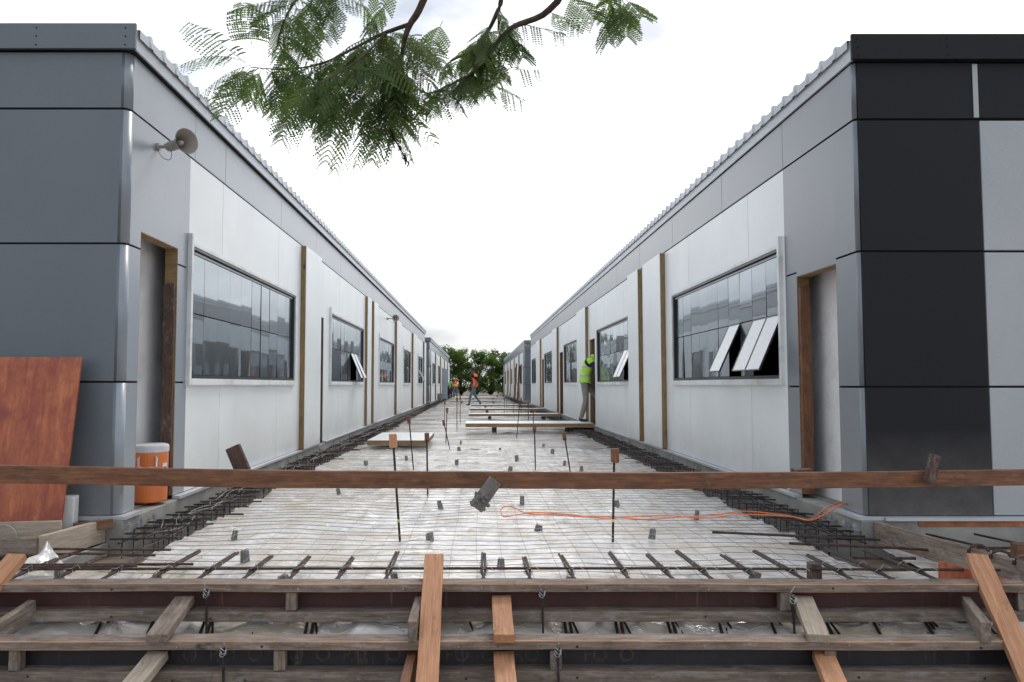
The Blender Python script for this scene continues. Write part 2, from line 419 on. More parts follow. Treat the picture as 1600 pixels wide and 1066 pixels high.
def window(parent, xw, s, y0, y1, z0=1.10, z1=2.22, opened=(), near_post=True):
    """y0<y1 glazed opening; opened = indices (from near) of lower sashes swung out"""
    out = -s
    w = MB()
    def bx(a0, a1, ya, yb, za, zb, mat): w.box((xw+out*a0, ya, za), (xw+out*a1, yb, zb), mat)
    bx(-.08, .035, y0-.045, y0, z0-.055, z1+.10 if near_post else z1+.01, 'casing_white')
    bx(-.08, .03, y1, y1+.04, z0-.055, z1+.01, 'casing_white')
    bx(-.08, .04, y0-.0005, y1, z0-.055, z0, 'casing_white')
    bx(-.08, .028, y0-.0005, y1, z1, z1+.035, 'casing_white')
    root = w.build('window', parent, .003)
    fr = MB()
    def fb(a0, a1, ya, yb, za, zb, mat='alu_dark'): fr.box((xw+out*a0, ya, za), (xw+out*a1, yb, zb), mat)
    fb(-.06, .012, y0+.001, y0+.035, z0+.001, z1-.001); fb(-.06, .012, y1-.04, y1-.001, z0+.001, z1-.001)
    fb(-.06, .014, y0+.035, y1-.04, z0+.001, z0+.03); fb(-.055, -.005, y0+.035, y1-.04, z1-.05, z1-.03, 'alu_pale'); fb(-.06, .02, y0+.035, y1-.04, z1-.022, z1-.001)
    fr.build('frame', root)
    ya, yb = y0+.035, y1-.04; n = max(2, round((yb-ya)/.37)); zm = z0+.56*1.0
    for row, (za, zb) in enumerate(((z0+.034, zm-.004), (zm+.004, z1-.052))):
        for i in range(n):
            p0 = ya + (yb-ya)*i/n; p1 = ya + (yb-ya)*(i+1)/n
            op = (row == 0 and i in opened)
            m = MB(); h = zb-za; wd = p1-p0-.004
            g = 'frosted_sky_glass' if op else 'window_glass'
            k_ = .006 if op else .0018
            m.box((-.004, -wd/2+k_, -h+k_), (.004, wd/2-k_, -k_), g)
            e = 'alu_dark'; q_ = .008 if op else .0042
            m.box((-q_, -wd/2, -h), (q_, -wd/2+k_, 0), e); m.box((-q_, wd/2-k_, -h), (q_, wd/2, 0), e)
            m.box((-q_, -wd/2+k_, -k_), (q_, wd/2-k_, 0), e); m.box((-q_, -wd/2+k_, -h), (q_, wd/2-k_, -h+k_), e)
            o = m.build('sash', root, world=False)
            if op:
                m2 = 24 if isinstance(opened, tuple) else 20
                rot = Euler((0, out*-R(m2+rnd(-1,2)), 0))
            else: rot = Euler((R(rnd(-.15,.15)), R(rnd(-.5,.5)), R(rnd(-.7,.7))))
            o.matrix_parent_inverse = wm(root).inverted()
            o.location = (xw + out*(-.02 - (.0 if row == 0 else .0)), (p0+p1)/2, zb); o.rotation_euler = rot
            if op: o['label'] = 'window sash swung open at the bottom'
    return root
def pilaster(parent, xw, s, y0, y1, z0, z1, pr=.075):
    out = -s
    p = MB().box((xw+out*(pr-.008), y0, z0), (xw+out*pr, y1, z1), 'panel_white').build('pilaster', parent, .002)
    e = MB().box((0,0,0), (0,0,0), 'foam_edge'); 
    o = board('insulation_core', (xw+out*(.002+(pr-.012)/2), (y0+y1)/2, z0+.001), (xw+out*(.002+(pr-.012)/2), (y0+y1)/2, z1-.001), y1-y0-.004, pr-.012, 'foam_edge', p, roll=0, rough=.0012)
    # turn so that its width runs along Y
    dims = o.matrix_basis.copy()
    M = Matrix(((0,0,out*1,0),(0,1,0,0),(1,0,0,0),(0,0,0,1)))
    W = Matrix.Translation((xw+out*(.002+(pr-.012)/2), (y0+y1)/2, (z0+z1)/2)) @ M
    o.matrix_basis = wm(p).inverted() @ W
    return p
def doorway(parent, xw, s, y0, y1, z0, z1, stud='wood_dark', stud_top=None, leaf=None):
    """rough opening: foam core edges of the cut panel, a nailed stud on the far jamb"""
    out = -s; d = MB()
    d.box((xw+s*.001, y1-.006, z0), (xw+s*.099, y1-.0005, z1-.006), 'foam_edge')
    d.box((xw+s*.001, y0+.0005, z0), (xw+s*.099, y0+.006, z1-.006), 'foam_edge')
    d.box((xw+s*.001, y0+.0005, z1-.006), (xw+s*.099, y1-.0005, z1-.0005), 'foam_edge')
    root = d.build('door_opening', parent)
    top = stud_top or z1-.02
    o = board('stud', (xw+s*.05, y1-.026, z0+.005), (xw+s*.05, y1-.026, top), .085, .036, stud, root)
    M = Matrix(((0,s*1.0,0,0),(0,0,-1*s,0),(1 if True else 0,0,0,0),(0,0,0,1)))
    M = Matrix(((0,1,0,0),(0,0,1,0),(1,0,0,0),(0,0,0,1)))
    W = Matrix.Translation((xw+s*.05, y1-.026, (z0+.005+top)/2)) @ M
    o.matrix_basis = wm(root).inverted() @ W
    return root

def building(s, xw, yc, yend, dz, cfg, label, far=False):
    zt = 2.885+dz          # line between upper band and wall
    zf0, zf1 = 3.295+dz, 3.475+dz
    DEPTH = 8.5; xb = xw + s*DEPTH
    root = empty('classroom_building', (xw+s*DEPTH/2, (yc+yend)/2, .15), label, 'building')
    out = -s; zb = .17
    # footing, floor, end and back walls
    MB().box((xw+out*.045, yc-.04, -.44), (xb, yend+.04, .14), 'concrete').build('foundation', root, .006)
    fl = MB(); fl.box((xw+out*.06, yc-.035, .142), (xw+s*.11, cfg['door'][0][0] if cfg['door'] else yend, .165), 'flashing')
    prev = cfg['door'][0][1] if cfg['door'] else yc
    if not cfg['door']: fl = MB(); prev = yc
    for d in cfg['door'][1:]:
        fl.box((xw+out*.06, prev, .142), (xw+s*.005, d[0], .165), 'flashing'); prev = d[1]
    fl.box((xw+out*.06, prev, .142), (xw+s*.005, yend, .165), 'flashing')
    fl.box((xw+s*.112, yc-.06, .142), (xb, yc+.05, .165), 'flashing')
    fl.build('base_flashing', root)
    fr = cfg['front']    # list of (x-distance breakpoints, material)
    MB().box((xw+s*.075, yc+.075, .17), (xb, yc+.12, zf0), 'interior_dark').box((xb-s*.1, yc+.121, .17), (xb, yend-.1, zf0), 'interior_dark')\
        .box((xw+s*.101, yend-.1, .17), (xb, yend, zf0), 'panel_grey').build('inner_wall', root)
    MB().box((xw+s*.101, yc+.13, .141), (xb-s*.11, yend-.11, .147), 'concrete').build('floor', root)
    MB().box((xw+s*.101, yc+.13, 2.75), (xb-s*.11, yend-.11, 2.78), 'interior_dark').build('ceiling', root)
    # front cladding (faces the camera side)
    rows = [(.17, 1.027+dz*.4), (1.041+dz*.4, 1.956+dz*.7), (1.970+dz*.7, zt-.008), (zt+.008, zf0-.010)]
    d0 = cfg['door'][0][0] if cfg['door'] else yc+.5
    seams = cfg['seams']
    for i, (a, b) in enumerate(rows):
        ys = d0 if i < 3 else cfg['topseams'][0]-.003
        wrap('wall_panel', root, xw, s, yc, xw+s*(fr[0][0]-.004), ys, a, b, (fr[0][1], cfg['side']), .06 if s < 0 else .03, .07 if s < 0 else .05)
        for (xa, m0), (xe, m1) in zip(fr[:-1], fr[1:]):
            mm = cfg.get('toprow', {}).get(m1, m1) if i == 3 else m1
            MB().box((xw+s*(xa+.006), yc, a), (xw+s*(xe-.006), yc+.05, b), mm).build('wall_panel', root, .006)
    if s > 0 and not far:
        MB().box((xw+s*(fr[0][0]-.035), yc-.006, zt+.012), (xw+s*(fr[0][0]), yc-.001, zf0-.02), 'panel_silver').build('trim_strip', root)
    g = MB()
    for za, zc in ((rows[0][1]-.01, rows[1][0]+.01), (rows[1][1]-.01, rows[2][0]+.01), (zt-.03, zt+.03), (zf0-.04, zf0+.001)):
        g.box((xw+s*.02, yc+.018, za), (xb, yc+.048, zc), 'gap_dark')
    for za, zc in ((rows[0][1]-.02, rows[1][0]+.02), (rows[1][1]-.02, rows[2][0]+.02)):
        g.box((xw+s*(.075 if s < 0 else .055), yc+.051, za), (xw+s*.09, d0-.001, zc), 'gap_dark')
    g.box((xw+s*.02, yc+.051, zt-.02), (xw+s*.098, yend, zt+.02), 'gap_dark')
    g.box((xw+s*.012, yc+.051, zf0-.04), (xw+s*.098, yend, zf0), 'gap_dark')
    g.build('seam_backing', root)
    # side cladding
    if cfg['door']:
        D0, D1, DT = cfg['door'][0][:3]; e = cfg['whitestart']; z2 = 1.970+dz*.7
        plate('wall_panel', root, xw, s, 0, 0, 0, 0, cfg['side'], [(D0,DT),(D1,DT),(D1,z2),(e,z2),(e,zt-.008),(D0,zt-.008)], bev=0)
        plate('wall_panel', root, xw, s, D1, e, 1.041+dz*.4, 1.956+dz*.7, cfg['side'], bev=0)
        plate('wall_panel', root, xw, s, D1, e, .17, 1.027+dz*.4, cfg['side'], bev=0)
        MB().box((xw+s*.02, D1, 1.0), (xw+s*.05, e, 1.08), 'gap_dark').box((xw+s*.02, D1, 1.9+dz*.7), (xw+s*.05, e, 2.0+dz*.7), 'gap_dark').build('seam_backing', root)
    else: e = d0
    ops = [('w',)+tuple(w[:2])+(1.05, 2.255) for w in cfg['win']] + [('d', d[0], d[1], .17, d[2]) for d in cfg['door'][1:]]
    cuts = sorted(set([e, yend] + [o[1]-(.045 if o[0] == 'w' else 0) for o in ops] + [o[2]+(.04 if o[0] == 'w' else 0) for o in ops] + [q for q in seams if q > e]))
    sd = MB()
    for a, b in zip(cuts[:-1], cuts[1:]):
        if b-a < .02: continue
        mid = (a+b)/2; hit = None
        for o in ops:
            if o[1]-.045 < mid < o[2]+.04: hit = o
        ga = .004 if a in seams else 0; gb = .004 if b in seams else 0
        segs = [(.17, zt-.008)] if not hit else ([(.17, hit[3]), (hit[4], zt-.008)] if hit[0] == 'w' else [(hit[4], zt-.008)])
        for za, zc in segs: plate('wall_panel', root, xw, s, a+ga, b-gb, za, zc, 'panel_white', bev=0)
        if b in seams:
            for za, zc in segs: sd.box((xw+s*.012, b-.01, za), (xw+s*.03, b+.01, zc), 'gap_dark')
    tops = [q for q in cfg['topseams'] if q < yend-.3] + [yend]
    for a, b in zip(tops[:-1], tops[1:]):
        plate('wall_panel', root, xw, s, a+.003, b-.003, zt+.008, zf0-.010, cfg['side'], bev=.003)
        sd.box((xw+s*.012, a-.01, zt+.012), (xw+s*.03, a+.01, zf0-.012), 'gap_dark')
    sd.build('seam_backing', root)
    for w in cfg['win']: window(root, xw, s, w[0], w[1], opened=w[2] if len(w) > 2 else ())
    for p in cfg['pil']: pilaster(root, xw, s, p[0], p[1], .17, zt-.01, p[2] if len(p) > 2 else .075)
    for i, d in enumerate(cfg['door']):
        doorway(root, xw, s, d[0], d[1], .17, d[2], d[3] if len(d) > 3 else 'wood_dark', d[4] if len(d) > 4 else None)
    for pa in cfg.get('partition', []):
        MB().box((xw+s*pa[2], pa[0], .147), (xw+s*(pa[2]+.08), pa[1], 2.75), 'interior_white').build('partition_wall', root)
    # fascia
    fo = .05 if s < 0 else .022
    MB().box((xw+out*fo, yc-.045, zf0), (xb, yc-.02, zf1), fr[0][1]).build('front_fascia', root, .003)
    sf = MB(); sf.box((xw+out*(fo-.005), yc-.019, zf0), (xw+out*(fo-.02), yend, zf1-.035), 'roof_metal'); sf.build('side_fascia', root, .002)
    MB().box((xw+out*(fo-.021), yc-.019, zf0), (xb, yend, zf0+.01), 'gap_dark').build('soffit', root)
    # ribbed roof sheets with trapezoid ribs; edge seen over the side fascia
    prof = []; y = yc+.0
    while y < yend:
        prof += [(y, 0), (y+.15, 0), (y+.172, .034), (y+.20, .034), (y+.222, 0)]; y += .235
    xo, xi = xw+out*(fo+.012), xb; n = len(prof); zz = zf1-.03
    vs = []; fs = []
    for x, dzr in ((xo, 0), (xi, .25)):
        vs += [(x, p[0], zz+p[1]+dzr) for p in prof] 
    vs += [(xo, p[0], zz-.012) for p in prof]
    # turned down lip: ribs run a little way down the face
    lip = len(vs); vs += [(xo+out*(.012 if p[1] > 0 else 0), p[0], zz-.06) for p in prof]
    for i in range(n-1):
        fs.append((i, i+1, n+i+1, n+i)); fs.append((i, i+1, lip+i+1, lip+i))
    rf = MB().add(vs, fs, 'roof_metal').build('roof', root)
    bm = bmesh.new(); bm.from_mesh(rf.data); bmesh.ops.recalc_face_normals(bm, faces=bm.faces); bm.to_mesh(rf.data); bm.free()
    sc = MB()
    if not far:
        for k in range(5):
            M = Matrix.Translation((xw+s*(.02+k*.62), yc-.046, zf0+.025)) @ Matrix.Rotation(R(90), 4, 'X')
            for q in (0, .06, .12): sc.lathe([(.0001,.003),(.005,.003),(.006,0)], 'gap_dark', Matrix.Translation((0,0,q)) @ M, 8)
        sc.build('screws', root)
    return root

seamL = [7.24, 9.31, 11.38, 13.45, 15.52, 17.6, 19.7, 21.8, 23.9, 26.0, 28.1, 30.2, 32.3, 34.4]
cfgL = dict(side='panel_grey_lit', front=[(2.2,'panel_grey'), (4.4,'panel_grey'), (6.6,'panel_grey'), (8.5,'panel_grey')],
    door=[(5.48, 6.17, 2.15, 'wood_dark', 1.86), (11.62, 12.1, 2.1, 'wood_dark'), ], whitestart=6.4,
    win=[(6.43, 10.12), (12.62, 16.3, (6,7)), (18.9, 22.3), (25.2, 27.9), (31.4, 33.9, (2,4))],
    pil=[(10.5, 11.55), (16.6, 17.2, .06), (17.55, 18.3), (22.6, 24.0), (28.5, 30.3), (34.5, 35.6)],
    seams=seamL, topseams=[6.5, 7.3]+[9.4+2.07*i for i in range(13)], partition=[(5.36, 7.2, .225), (11.3, 12.4, .5)])
cfgR = dict(side='panel_band_grey', front=[(.865,'panel_black'), (3.2,'panel_silver'), (5.6,'panel_silver'), (8.5,'panel_black')], toprow={'panel_silver':'panel_black'},
    door=[(5.55, 6.24, 1.93, 'wood_brown', 1.84), (17.0, 17.75, 2.08, 'foam_edge'), (23.3, 24.2, 2.05, 'wood_brown'), (29.95, 30.8, 2.05, 'wood_brown')], whitestart=6.47,
    win=[(6.56, 10.15, (0,1,3)), (12.98, 16.6, (0,1)), (19.7, 22.9), (26.3, 29.5), (33.2, 36.3)],
    pil=[(10.6, 11.7), (12.08, 12.88), (18.0, 19.5), (24.5, 26.0), (31.1, 33.0)],
    seams=[7.33, 9.42, 11.5, 13.6, 15.7, 17.8, 19.9, 22.0, 24.1, 26.2, 28.3, 30.4, 32.5, 34.6], topseams=[6.47, 8.1]+[10.17+2.07*i for i in range(13)],
    partition=[(5.36, 7.0, .2)])
XL, XR = -2.42, 2.615
building(-1, XL, 5.25, 35.7, .085, cfgL, 'long grey and white prefabricated classroom block on the left with plain mid-grey end wall')
building(1, XR, 5.23, 37.2, 0, cfgR, 'long classroom block on the right whose near end wall is clad in black panels')
def farcfg(side, y0, n, doors):
    w = []; p = []; d = [(y0+.5, y0+1.2, 2.1)]; y = y0+1.8
    for i in range(n):
        w.append((y, y+2.9)); p.append((y+3.2, y+4.3)); d.append((y+4.6, y+5.4, 2.1, 'wood_brown')) ; y += 6.1
    return dict(side=side, front=[(2.2,'panel_grey'), (5,'panel_grey'), (8.5,'panel_grey')], door=d, whitestart=y0+1.3, win=w, pil=p,
                seams=[y0+2+2.07*i for i in range(14)], topseams=[y0+1.2+2.07*i for i in range(14)])
building(-1, XL, 39.5, 66.0, 0, farcfg('panel_grey_lit', 39.5, 4, 1), 'second classroom block behind the left one, pale wall with a dark grey end', True)
building(1, XR, 42.0, 74.0, 0, farcfg('panel_band_grey', 42.0, 5, 1), 'second classroom block behind the right one, brown timber props against its wall', True)

# ------------------------------------------------------------------ ground, soil, plastic
def grid(name, x0, x1, y0, y1, dx, dy, zf, mat, keep=None):
    nx = max(1, round((x1-x0)/dx)); ny = max(1, round((y1-y0)/dy)); vs = []; fs = []
    for j in range(ny+1):
        for i in range(nx+1):
            x = x0+(x1-x0)*i/nx; y = y0+(y1-y0)*j/ny; vs.append((x, y, zf(x, y)))
    for j in range(ny):
        for i in range(nx):
            x = x0+(x1-x0)*(i+.5)/nx; y = y0+(y1-y0)*(j+.5)/ny
            if keep is None or keep(x, y): a = j*(nx+1)+i; fs.append((a, a+1, a+nx+2, a+nx+1))
    return MB().add(vs, fs, mat)
g = MB().box((-500,-400,-1.5), (500,700,-.98), 'soil').build('ground'); tag(g, kind='structure')
sb = MB(); sb.box((-2.05, 3.78, -.97), (2.25, 74, -.07), 'soil').box((-9, 3.78, -.975), (-2.051, 5.15, -.09), 'soil').box((2.251, 3.78, -.975), (9, 5.15, -.09), 'soil')
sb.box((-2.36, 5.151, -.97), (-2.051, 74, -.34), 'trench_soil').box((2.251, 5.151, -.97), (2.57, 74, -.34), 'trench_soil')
sb.box((-9, 5.16, -.972), (-2.45, 80, -.442), 'soil').box((2.66, 5.16, -.972), (9, 80, -.442), 'soil').box((-9, 74.01, -.97), (9, 90, -.08), 'soil')
tag(sb.build('soil_bed'), kind='structure')
def wr(x, y):
    v = Vector((x*1.1, y*2.6, .3)); n1 = 1-abs(noise.noise(v)*2); n2 = noise.fractal(Vector((x*3.1, y*5.2, 2)), .6, 2, 3)
    r = 1-abs(noise.noise(Vector((x*2.3+y*1.1, y*3.3-x, 5)))*2)
    return -.045 + .022*max(0, n1)**3 + .010*n2 + .026*max(0, r)**5
def keep(x, y):
    e = .05*noise.noise(Vector((y*1.7, 3, 0)))
    if y < 4.55: return True
    if x > 0: return x < 2.27+e or (y < 5.1 and x > 2.62)
    return x > -2.08+e
ps = grid('p', -3.6, 4.6, 3.80, 13.0, .045, .05, wr, 'plastic_sheet', keep)
far = grid('p', -2.08, 2.27, 13.0, 73.5, .2, .2, wr, 'plastic_sheet')
ps.add(far.v, far.f, 'plastic_sheet')
o = ps.build('plastic_sheet', smooth=True); tag(o, 'wrinkled white plastic sheet with yellowish stains under the wire mesh between the buildings', 'plastic sheet')
o = grid('p', -3.6, 4.6, 2.1, 3.80, .04, .04, lambda x, y: -.02 - (3.8-y)*.62 + wr(x, y)*1.5 + .05*(1-abs(noise.noise(Vector((x*4.1, y*2.2, 9)))*2))**3, 'plastic_sheet').build('plastic_sheet', smooth=True)
tag(o, 'crumpled plastic sheet sloping down beneath the timber stair forms in the foreground', 'plastic sheet')
fb = MB(); fb.add([(-3.6,3.78,-.17),(4.6,3.78,-.17),(4.6,2.0,-1.28),(-3.6,2.0,-1.28)], [(0,1,2,3)], 'soil')
tag(fb.build('soil_slope'), kind='structure')

# wire mesh
wmb = MB()
def mz(x, y): return .024 + .030*noise.noise(Vector((x*1.1, y*.9, 7))) + .006*noise.noise(Vector((x*4, y*4, 1)))
k = 0; y = 3.95
while y < 60:
    sgx = .16 if y < 10 else .5
    a, b = -2.12+rnd(-.1,.1), 2.32+rnd(-.1,.1); n = int((b-a)/sgx)
    dy = rnd(-.01,.01); ph = rnd(0, 9)
    pts = [(a+(b-a)*i/n, y+dy+.05*noise.noise(Vector((i*.2, y*.6, 0)))+.012*noise.noise(Vector((i*.5, ph, 0))), mz(a+(b-a)*i/n, y)) for i in range(n+1)]
    wmb.tube(pts, .0023, 'wire', 3, False); y += .15
x = -2.1
while x < 2.3:
    pts = []; y = 3.85; ph = rnd(0, 9)
    while y < 60:
        pts.append((x+.014*noise.noise(Vector((y*.9, ph, 0))), y, mz(x, y)+.004)); y += .15 if y < 12 else .6
    wmb.tube(pts, .0014, 'wire', 3, False); x += .15
tag(wmb.build('wire_mesh'), 'welded wire mesh laid over the white plastic sheet along the whole passage', 'wire mesh')

# ------------------------------------------------------------------ reinforcement along the two walls
def cage(s, xi, xo, label):
    root = empty('rebar_cage', ((xi+xo)/2, 20, -.3), label, 'rebar cage')
    for k, (t, z) in enumerate(((.12,.035),(.5,.045),(.88,.03),(.15,-.25),(.85,-.25),(.3,.06))):
        pts = []; y = 5.05
        while y < 60:
            pts.append((xi+(xo-xi)*t+.02*noise.noise(Vector((y*.6,k,1))), y, z+.015*noise.noise(Vector((y*.7,k,5))))); y += .5
        MB().tube(pts, .008, 'rebar_dark', 5).build('long_bar', root)
    y = 5.1; cnt = 0; rest = MB()
    lo, hi = min(xi, xo)+.03, max(xi, xo)-.03
    while y < 60:
        t = rnd(-.04,.04); z1 = .05+rnd(-.02,.02)
        p = [(lo,y,-.27),(lo,y+t*.5,z1),(hi,y+t,z1),(hi,y+t,-.27),(lo,y,-.27)]
        tgt = MB() if cnt < 95 else rest
        tgt.tube(p, .0055, 'rebar_dark', 4)
        if cnt < 95: tgt.build('stirrup', root)
        cnt += 1; y += .17 if y < 20 else .35
    ro = rest.build('stirrup', root); ro['kind'] = 'stuff'
    y = 5.0; cnt = 0; rest = MB()
    while y < 60:
        L = rnd(.12, .30) if random.random() < .85 else rnd(.4, .58); tl = rnd(-.07,.07); z = .062+rnd(-.012,.015)
        p = [(xo, y, z-.01), (xi-(-s)*0 + (xi-xo)/abs(xi-xo)*L*.55, y+tl, z+rnd(-.005,.012))]
        tgt = MB() if cnt < 95 else rest
        tgt.tube(p, .0065, 'rebar' if random.random() < .4 else 'rebar_dark', 5)
        if cnt < 95: tgt.build('tie_bar', root)
        cnt += 1; y += rnd(.12,.22) if y < 20 else .35
    ro = rest.build('tie_bar', root); ro['kind'] = 'stuff'
    wz = MB()
    for q in range(3):
        y = 5.1 + rnd(0,.3); pts = []
        while y < 30:
            pts.append((xi+(xo-xi)*(.1+.18*q)+.06*math.sin(y*6+q)+rnd(-.02,.02), y, .07+.02*math.sin(y*9+q)+rnd(-.01,.02))); y += .13
        wz.tube(smooth_path(pts,2), .0020, 'wire', 3)
    wz.build('loose_wire', root)
cage(-1, -2.07, -2.36, 'dark tangle of beam reinforcement running along the foot of the left building')
cage(1, 2.27, 2.56, 'dark tangle of beam reinforcement running along the foot of the right building')

# tied pairs of bars over the front form
xs = [-2.62,-2.38,-2.14,-1.90,-1.66,-1.42,-1.19,-.95,-.71,-.46,-.22,.03,.27,.5,.77,1.0,1.2,1.44,1.67,1.9,2.12,2.34]
for i, x in enumerate(xs):
    rt = empty('rebar_pair', (x, 3.8, .05), '%s tied bar pair from the left, sticking out behind the top form' % ORD[i], 'rebar', 'tied bar pairs behind the top form')
    ye = 4.42+rnd(0,.22)+(.08 if x > 1 else 0); a = rnd(-.02,.02)
    for q in (-1, 1):
        w = .012*q
        MB().tube([(x-w*2.4, 3.757, .0), (x-w*2.2, 3.82, .05), (x+w*.8+a*.5, 4.1, .066), (x+w*.6+a, ye+rnd(-.03,.03), .06)], .0078, 'rebar_dark' if q < 0 else 'rebar', 6).build('bar', rt, smooth=True)
    for yy in (4.27, 4.1):
        t = MB()
        c = Vector((x+a*.5, yy, .066))
        t.tube([c+Vector((.024*math.cos(u), .012*math.sin(u*2), .018*math.sin(u))) for u in [k*math.pi/5 for k in range(11)]], .0018, 'tie_wire', 3)
        if yy > 4.2: t.build('tie_wire', rt)
    t.tube([(x, 4.1, .08), (x+.03, 4.12, .1), (x+.06, 4.08+rnd(-.05,.05), .085)], .0015, 'tie_wire', 3)
    t.build('tie_wire', rt)
def bar(pts, label, r=.0075, mat='rebar', group='long bars lying on the mesh'):
    o = MB().tube(pts, r, mat, 6).build('rebar', None, smooth=True); tag(centre(o), label, 'rebar', group)
bar([(-2.7,4.12,.075),(-.8,4.11,.082),(1.0,4.13,.078),(2.75,4.10,.076)], 'longest bar, tied across all the bar pairs behind the top form')
bar([(-3.5,4.73,.06),(-1.84,4.68,.058)], 'bar farthest back at the left, ending above the stained plastic', group='bars lying at the left of the top form')
bar([(-3.5,4.45,.05),(-2.3,4.56,.062),(-1.87,4.53,.058)], 'second bar back at the left, passing the torn plastic corner', group='bars lying at the left of the top form')
bar([(-3.5,4.28,.05),(-2.6,4.24,.07),(-1.55,4.26,.07)], 'third bar back at the left, lying across two tied pairs', group='bars lying at the left of the top form')
bar([(-3.5,4.15,.055),(-2.5,4.17,.075),(-1.83,4.2,.075)], 'nearest bar at the left, just behind the top form', group='bars lying at the left of the top form')
bar([(1.55,5.12,.08),(2.55,4.92,.07)], 'thick bar pointing left out of the right wall reinforcement', .009, group='bars near the right plank')
bar([(1.95,4.86,.06),(2.58,4.72,.06),(2.95,4.62,.05)], 'bar ending in front of the right wall anchors', .009, group='bars near the right plank')
bar([(2.15,4.46,.06),(2.5,4.44,.06)], 'short bar lying left of the maroon board', .009, group='bars near the right plank')
for k, yy in enumerate((5.05, 4.78)):
    bar([(2.75+.05*k,yy,-.01),(4.6,yy+.02,-.01)], ['bar lying close along the right concrete footing', 'bar lying in front of the one along the right footing'][k], group='bars beside the right footing')
for k, x in enumerate((3.1, 3.42, 3.8)):
    bar([(x-.12,5.16,.06),(x+.28,4.5,.01)], ['left','middle','right'][k]+' of the three slanting bars leaning on the right footing', group='slanting bars by the right footing')

# spacer blocks
blk = [(-1.69,5.41),(-1.41,4.74),(-2.28,4.26),(-1.73,4.24),(-1.04,4.21),(-.44,4.19),(.49,4.17),(1.48,4.19),(-.31,6.7),(-.32,5.36),(.14,4.55),(.45,5.7),(1.24,6.85),(1.22,5.43),
       (-1.0,10.96),(-1.48,10.33),(-.27,10.41),(.37,12.48),(1.15,13.4),(1.17,12.0),(.57,10.96),(1.17,10.33),(1.3,9.62),(.41,9.55),(.41,7.0),(-.29,14.16),(-1.35,7.6),(1.75,6.2),(1.55,8.1),(-.29,12.6)]
blk.sort(key=lambda p: p[1])
def blkw(x): return 'far left' if x < -1.2 else 'left' if x < -.5 else 'middle' if x < .4 else 'right' if x < 1.1 else 'far right'
seenb = {}
for i, (x, y) in enumerate(blk):
    w = rnd(.036,.052); h = rnd(.05,.08)
    m = MB().box((-w/2,-w/2,0), (w/2,w/2,h), 'spacer_concrete'); m.v = [(a*(.8 if c > 0 else 1)+rnd(-.003,.003), b*(.85 if c > 0 else 1)+rnd(-.003,.003), c+rnd(-.004,.004)) for a, b, c in m.v]
    o = m.build('spacer_block', None, .005); o.location = (x, y, -.03); o.rotation_euler = (rnd(-.2,.2), rnd(-.2,.2), rnd(-.8,.8))
    q = MB(); 
    q.tube([(-.012,-w/2-.003,.0),(-.012,-w/2-.003,h+.004),(-.012,w/2+.003,h+.004),(.012,w/2+.003,h+.004),(.012,-w/2-.003,h+.004),(.012,-w/2-.003,0)], .0018, 'tie_wire', 3)
    q.build('tie_wire', o, world=False)
    where = blkw(x); seenb[where] = seenb.get(where, 0)+1
    tag(o, '%s nearest of the small grey concrete spacers at the %s of the wire mesh' % (ORD[seenb[where]-1], where), 'spacer block', 'concrete spacers under the mesh')
# upright bars with timber blocks
rods = [(-.53,5.38,.66,-.05,'orange-brown block with a dark hole'),(-.81,9.92,.6,-.06,0),(-.48,7.59,.53,-.01,0),(-.45,12.99,.41,-.1,0),(-.58,14.48,.57,.02,0),(-.47,18.26,.7,0,0),(-.46,21.36,.68,0,0),
        (.74,9.77,.5,-.01,0),(1.14,9.4,.42,-.07,0),(.94,5.38,.56,.02,0),(1.23,16.8,.48,0,0),(.79,15.37,.64,.06,0),(1.05,29.3,.49,0,0),(1.2,30.73,.56,0,0),(1.22,25.7,.6,.02,0),(1.48,25.7,.56,0,0),(1.35,20.2,.55,0,0),(-1.0,24.0,.5,0,0)]
rods.sort(key=lambda p: p[1])
for i, (x, y, h, lean, _) in enumerate(rods):
    side = 'left' if x < .2 else 'right'
    n = sum(1 for q in rods[:i] if (q[0] < .2) == (x < .2))
    rt = empty('marker_rod', (x, y, 0), '%s nearest upright bar topped with a timber block on the %s of the mesh' % (ORD[n], side), 'marker rod', 'upright bars with timber blocks')
    tx = x + lean; MB().tube([(x, y, -.05), (tx, y+rnd(-.03,.03), h-.02)], .0085, 'rebar_dark', 7).build('rod', rt, smooth=True)
    bh = .095; bw = .042 if y < 6 else .036
    board('block', (tx, y, h-.05), (tx+lean*.12, y, h+bh-.05), bw, bw*1.25, 'wood_brown' if y > 6 or x > 0 else 'wood_new', rt)
    if y < 6: MB().tube([(x+lean*.2, y, .10), (x+lean*.24, y, .118)], .0105, 'yellow_tape', 8).build('tape', rt)

# insulated panels laid as bridges
def laid(x0, x1, y0, y1, z, t, label):
    rt = empty('insulated_panel', ((x0+x1)/2, (y0+y1)/2, z-t), label, 'panel', 'insulated panels laid across the mesh')
    MB().box((x0,y0,z-.004), (x1,y1,z), 'panel_white').box((x0,y0,z-t), (x1,y1,z-t+.004), 'panel_white').build('facing', rt)
    MB().box((x0+.002,y0+.003,z-t+.004), (x1-.002,y1-.003,z-.004), 'foam_edge').build('insulation_core', rt)
    if z > .13:
        for xx in (x0+.6, x1-.5): MB().box((xx,y0+.15,-.03), (xx+.09,y1-.05,z-t-.001), 'wood_dark').build('bearer', rt)
laid(-1.83,-.83,12.9,15.0,.12,.085,'short white insulated panel lying alone on the left of the mesh')
laid(-.25,2.56,16.9,18.1,.2,.085,'nearest white bridge panel, reaching the doorway the worker in yellow steps through')
laid(-.25,2.5,23.2,23.95,.17,.075,'white bridge panel just beyond the one under the worker in yellow')
laid(-.26,2.5,28.3,29.0,.17,.07,'third white bridge panel from the camera')
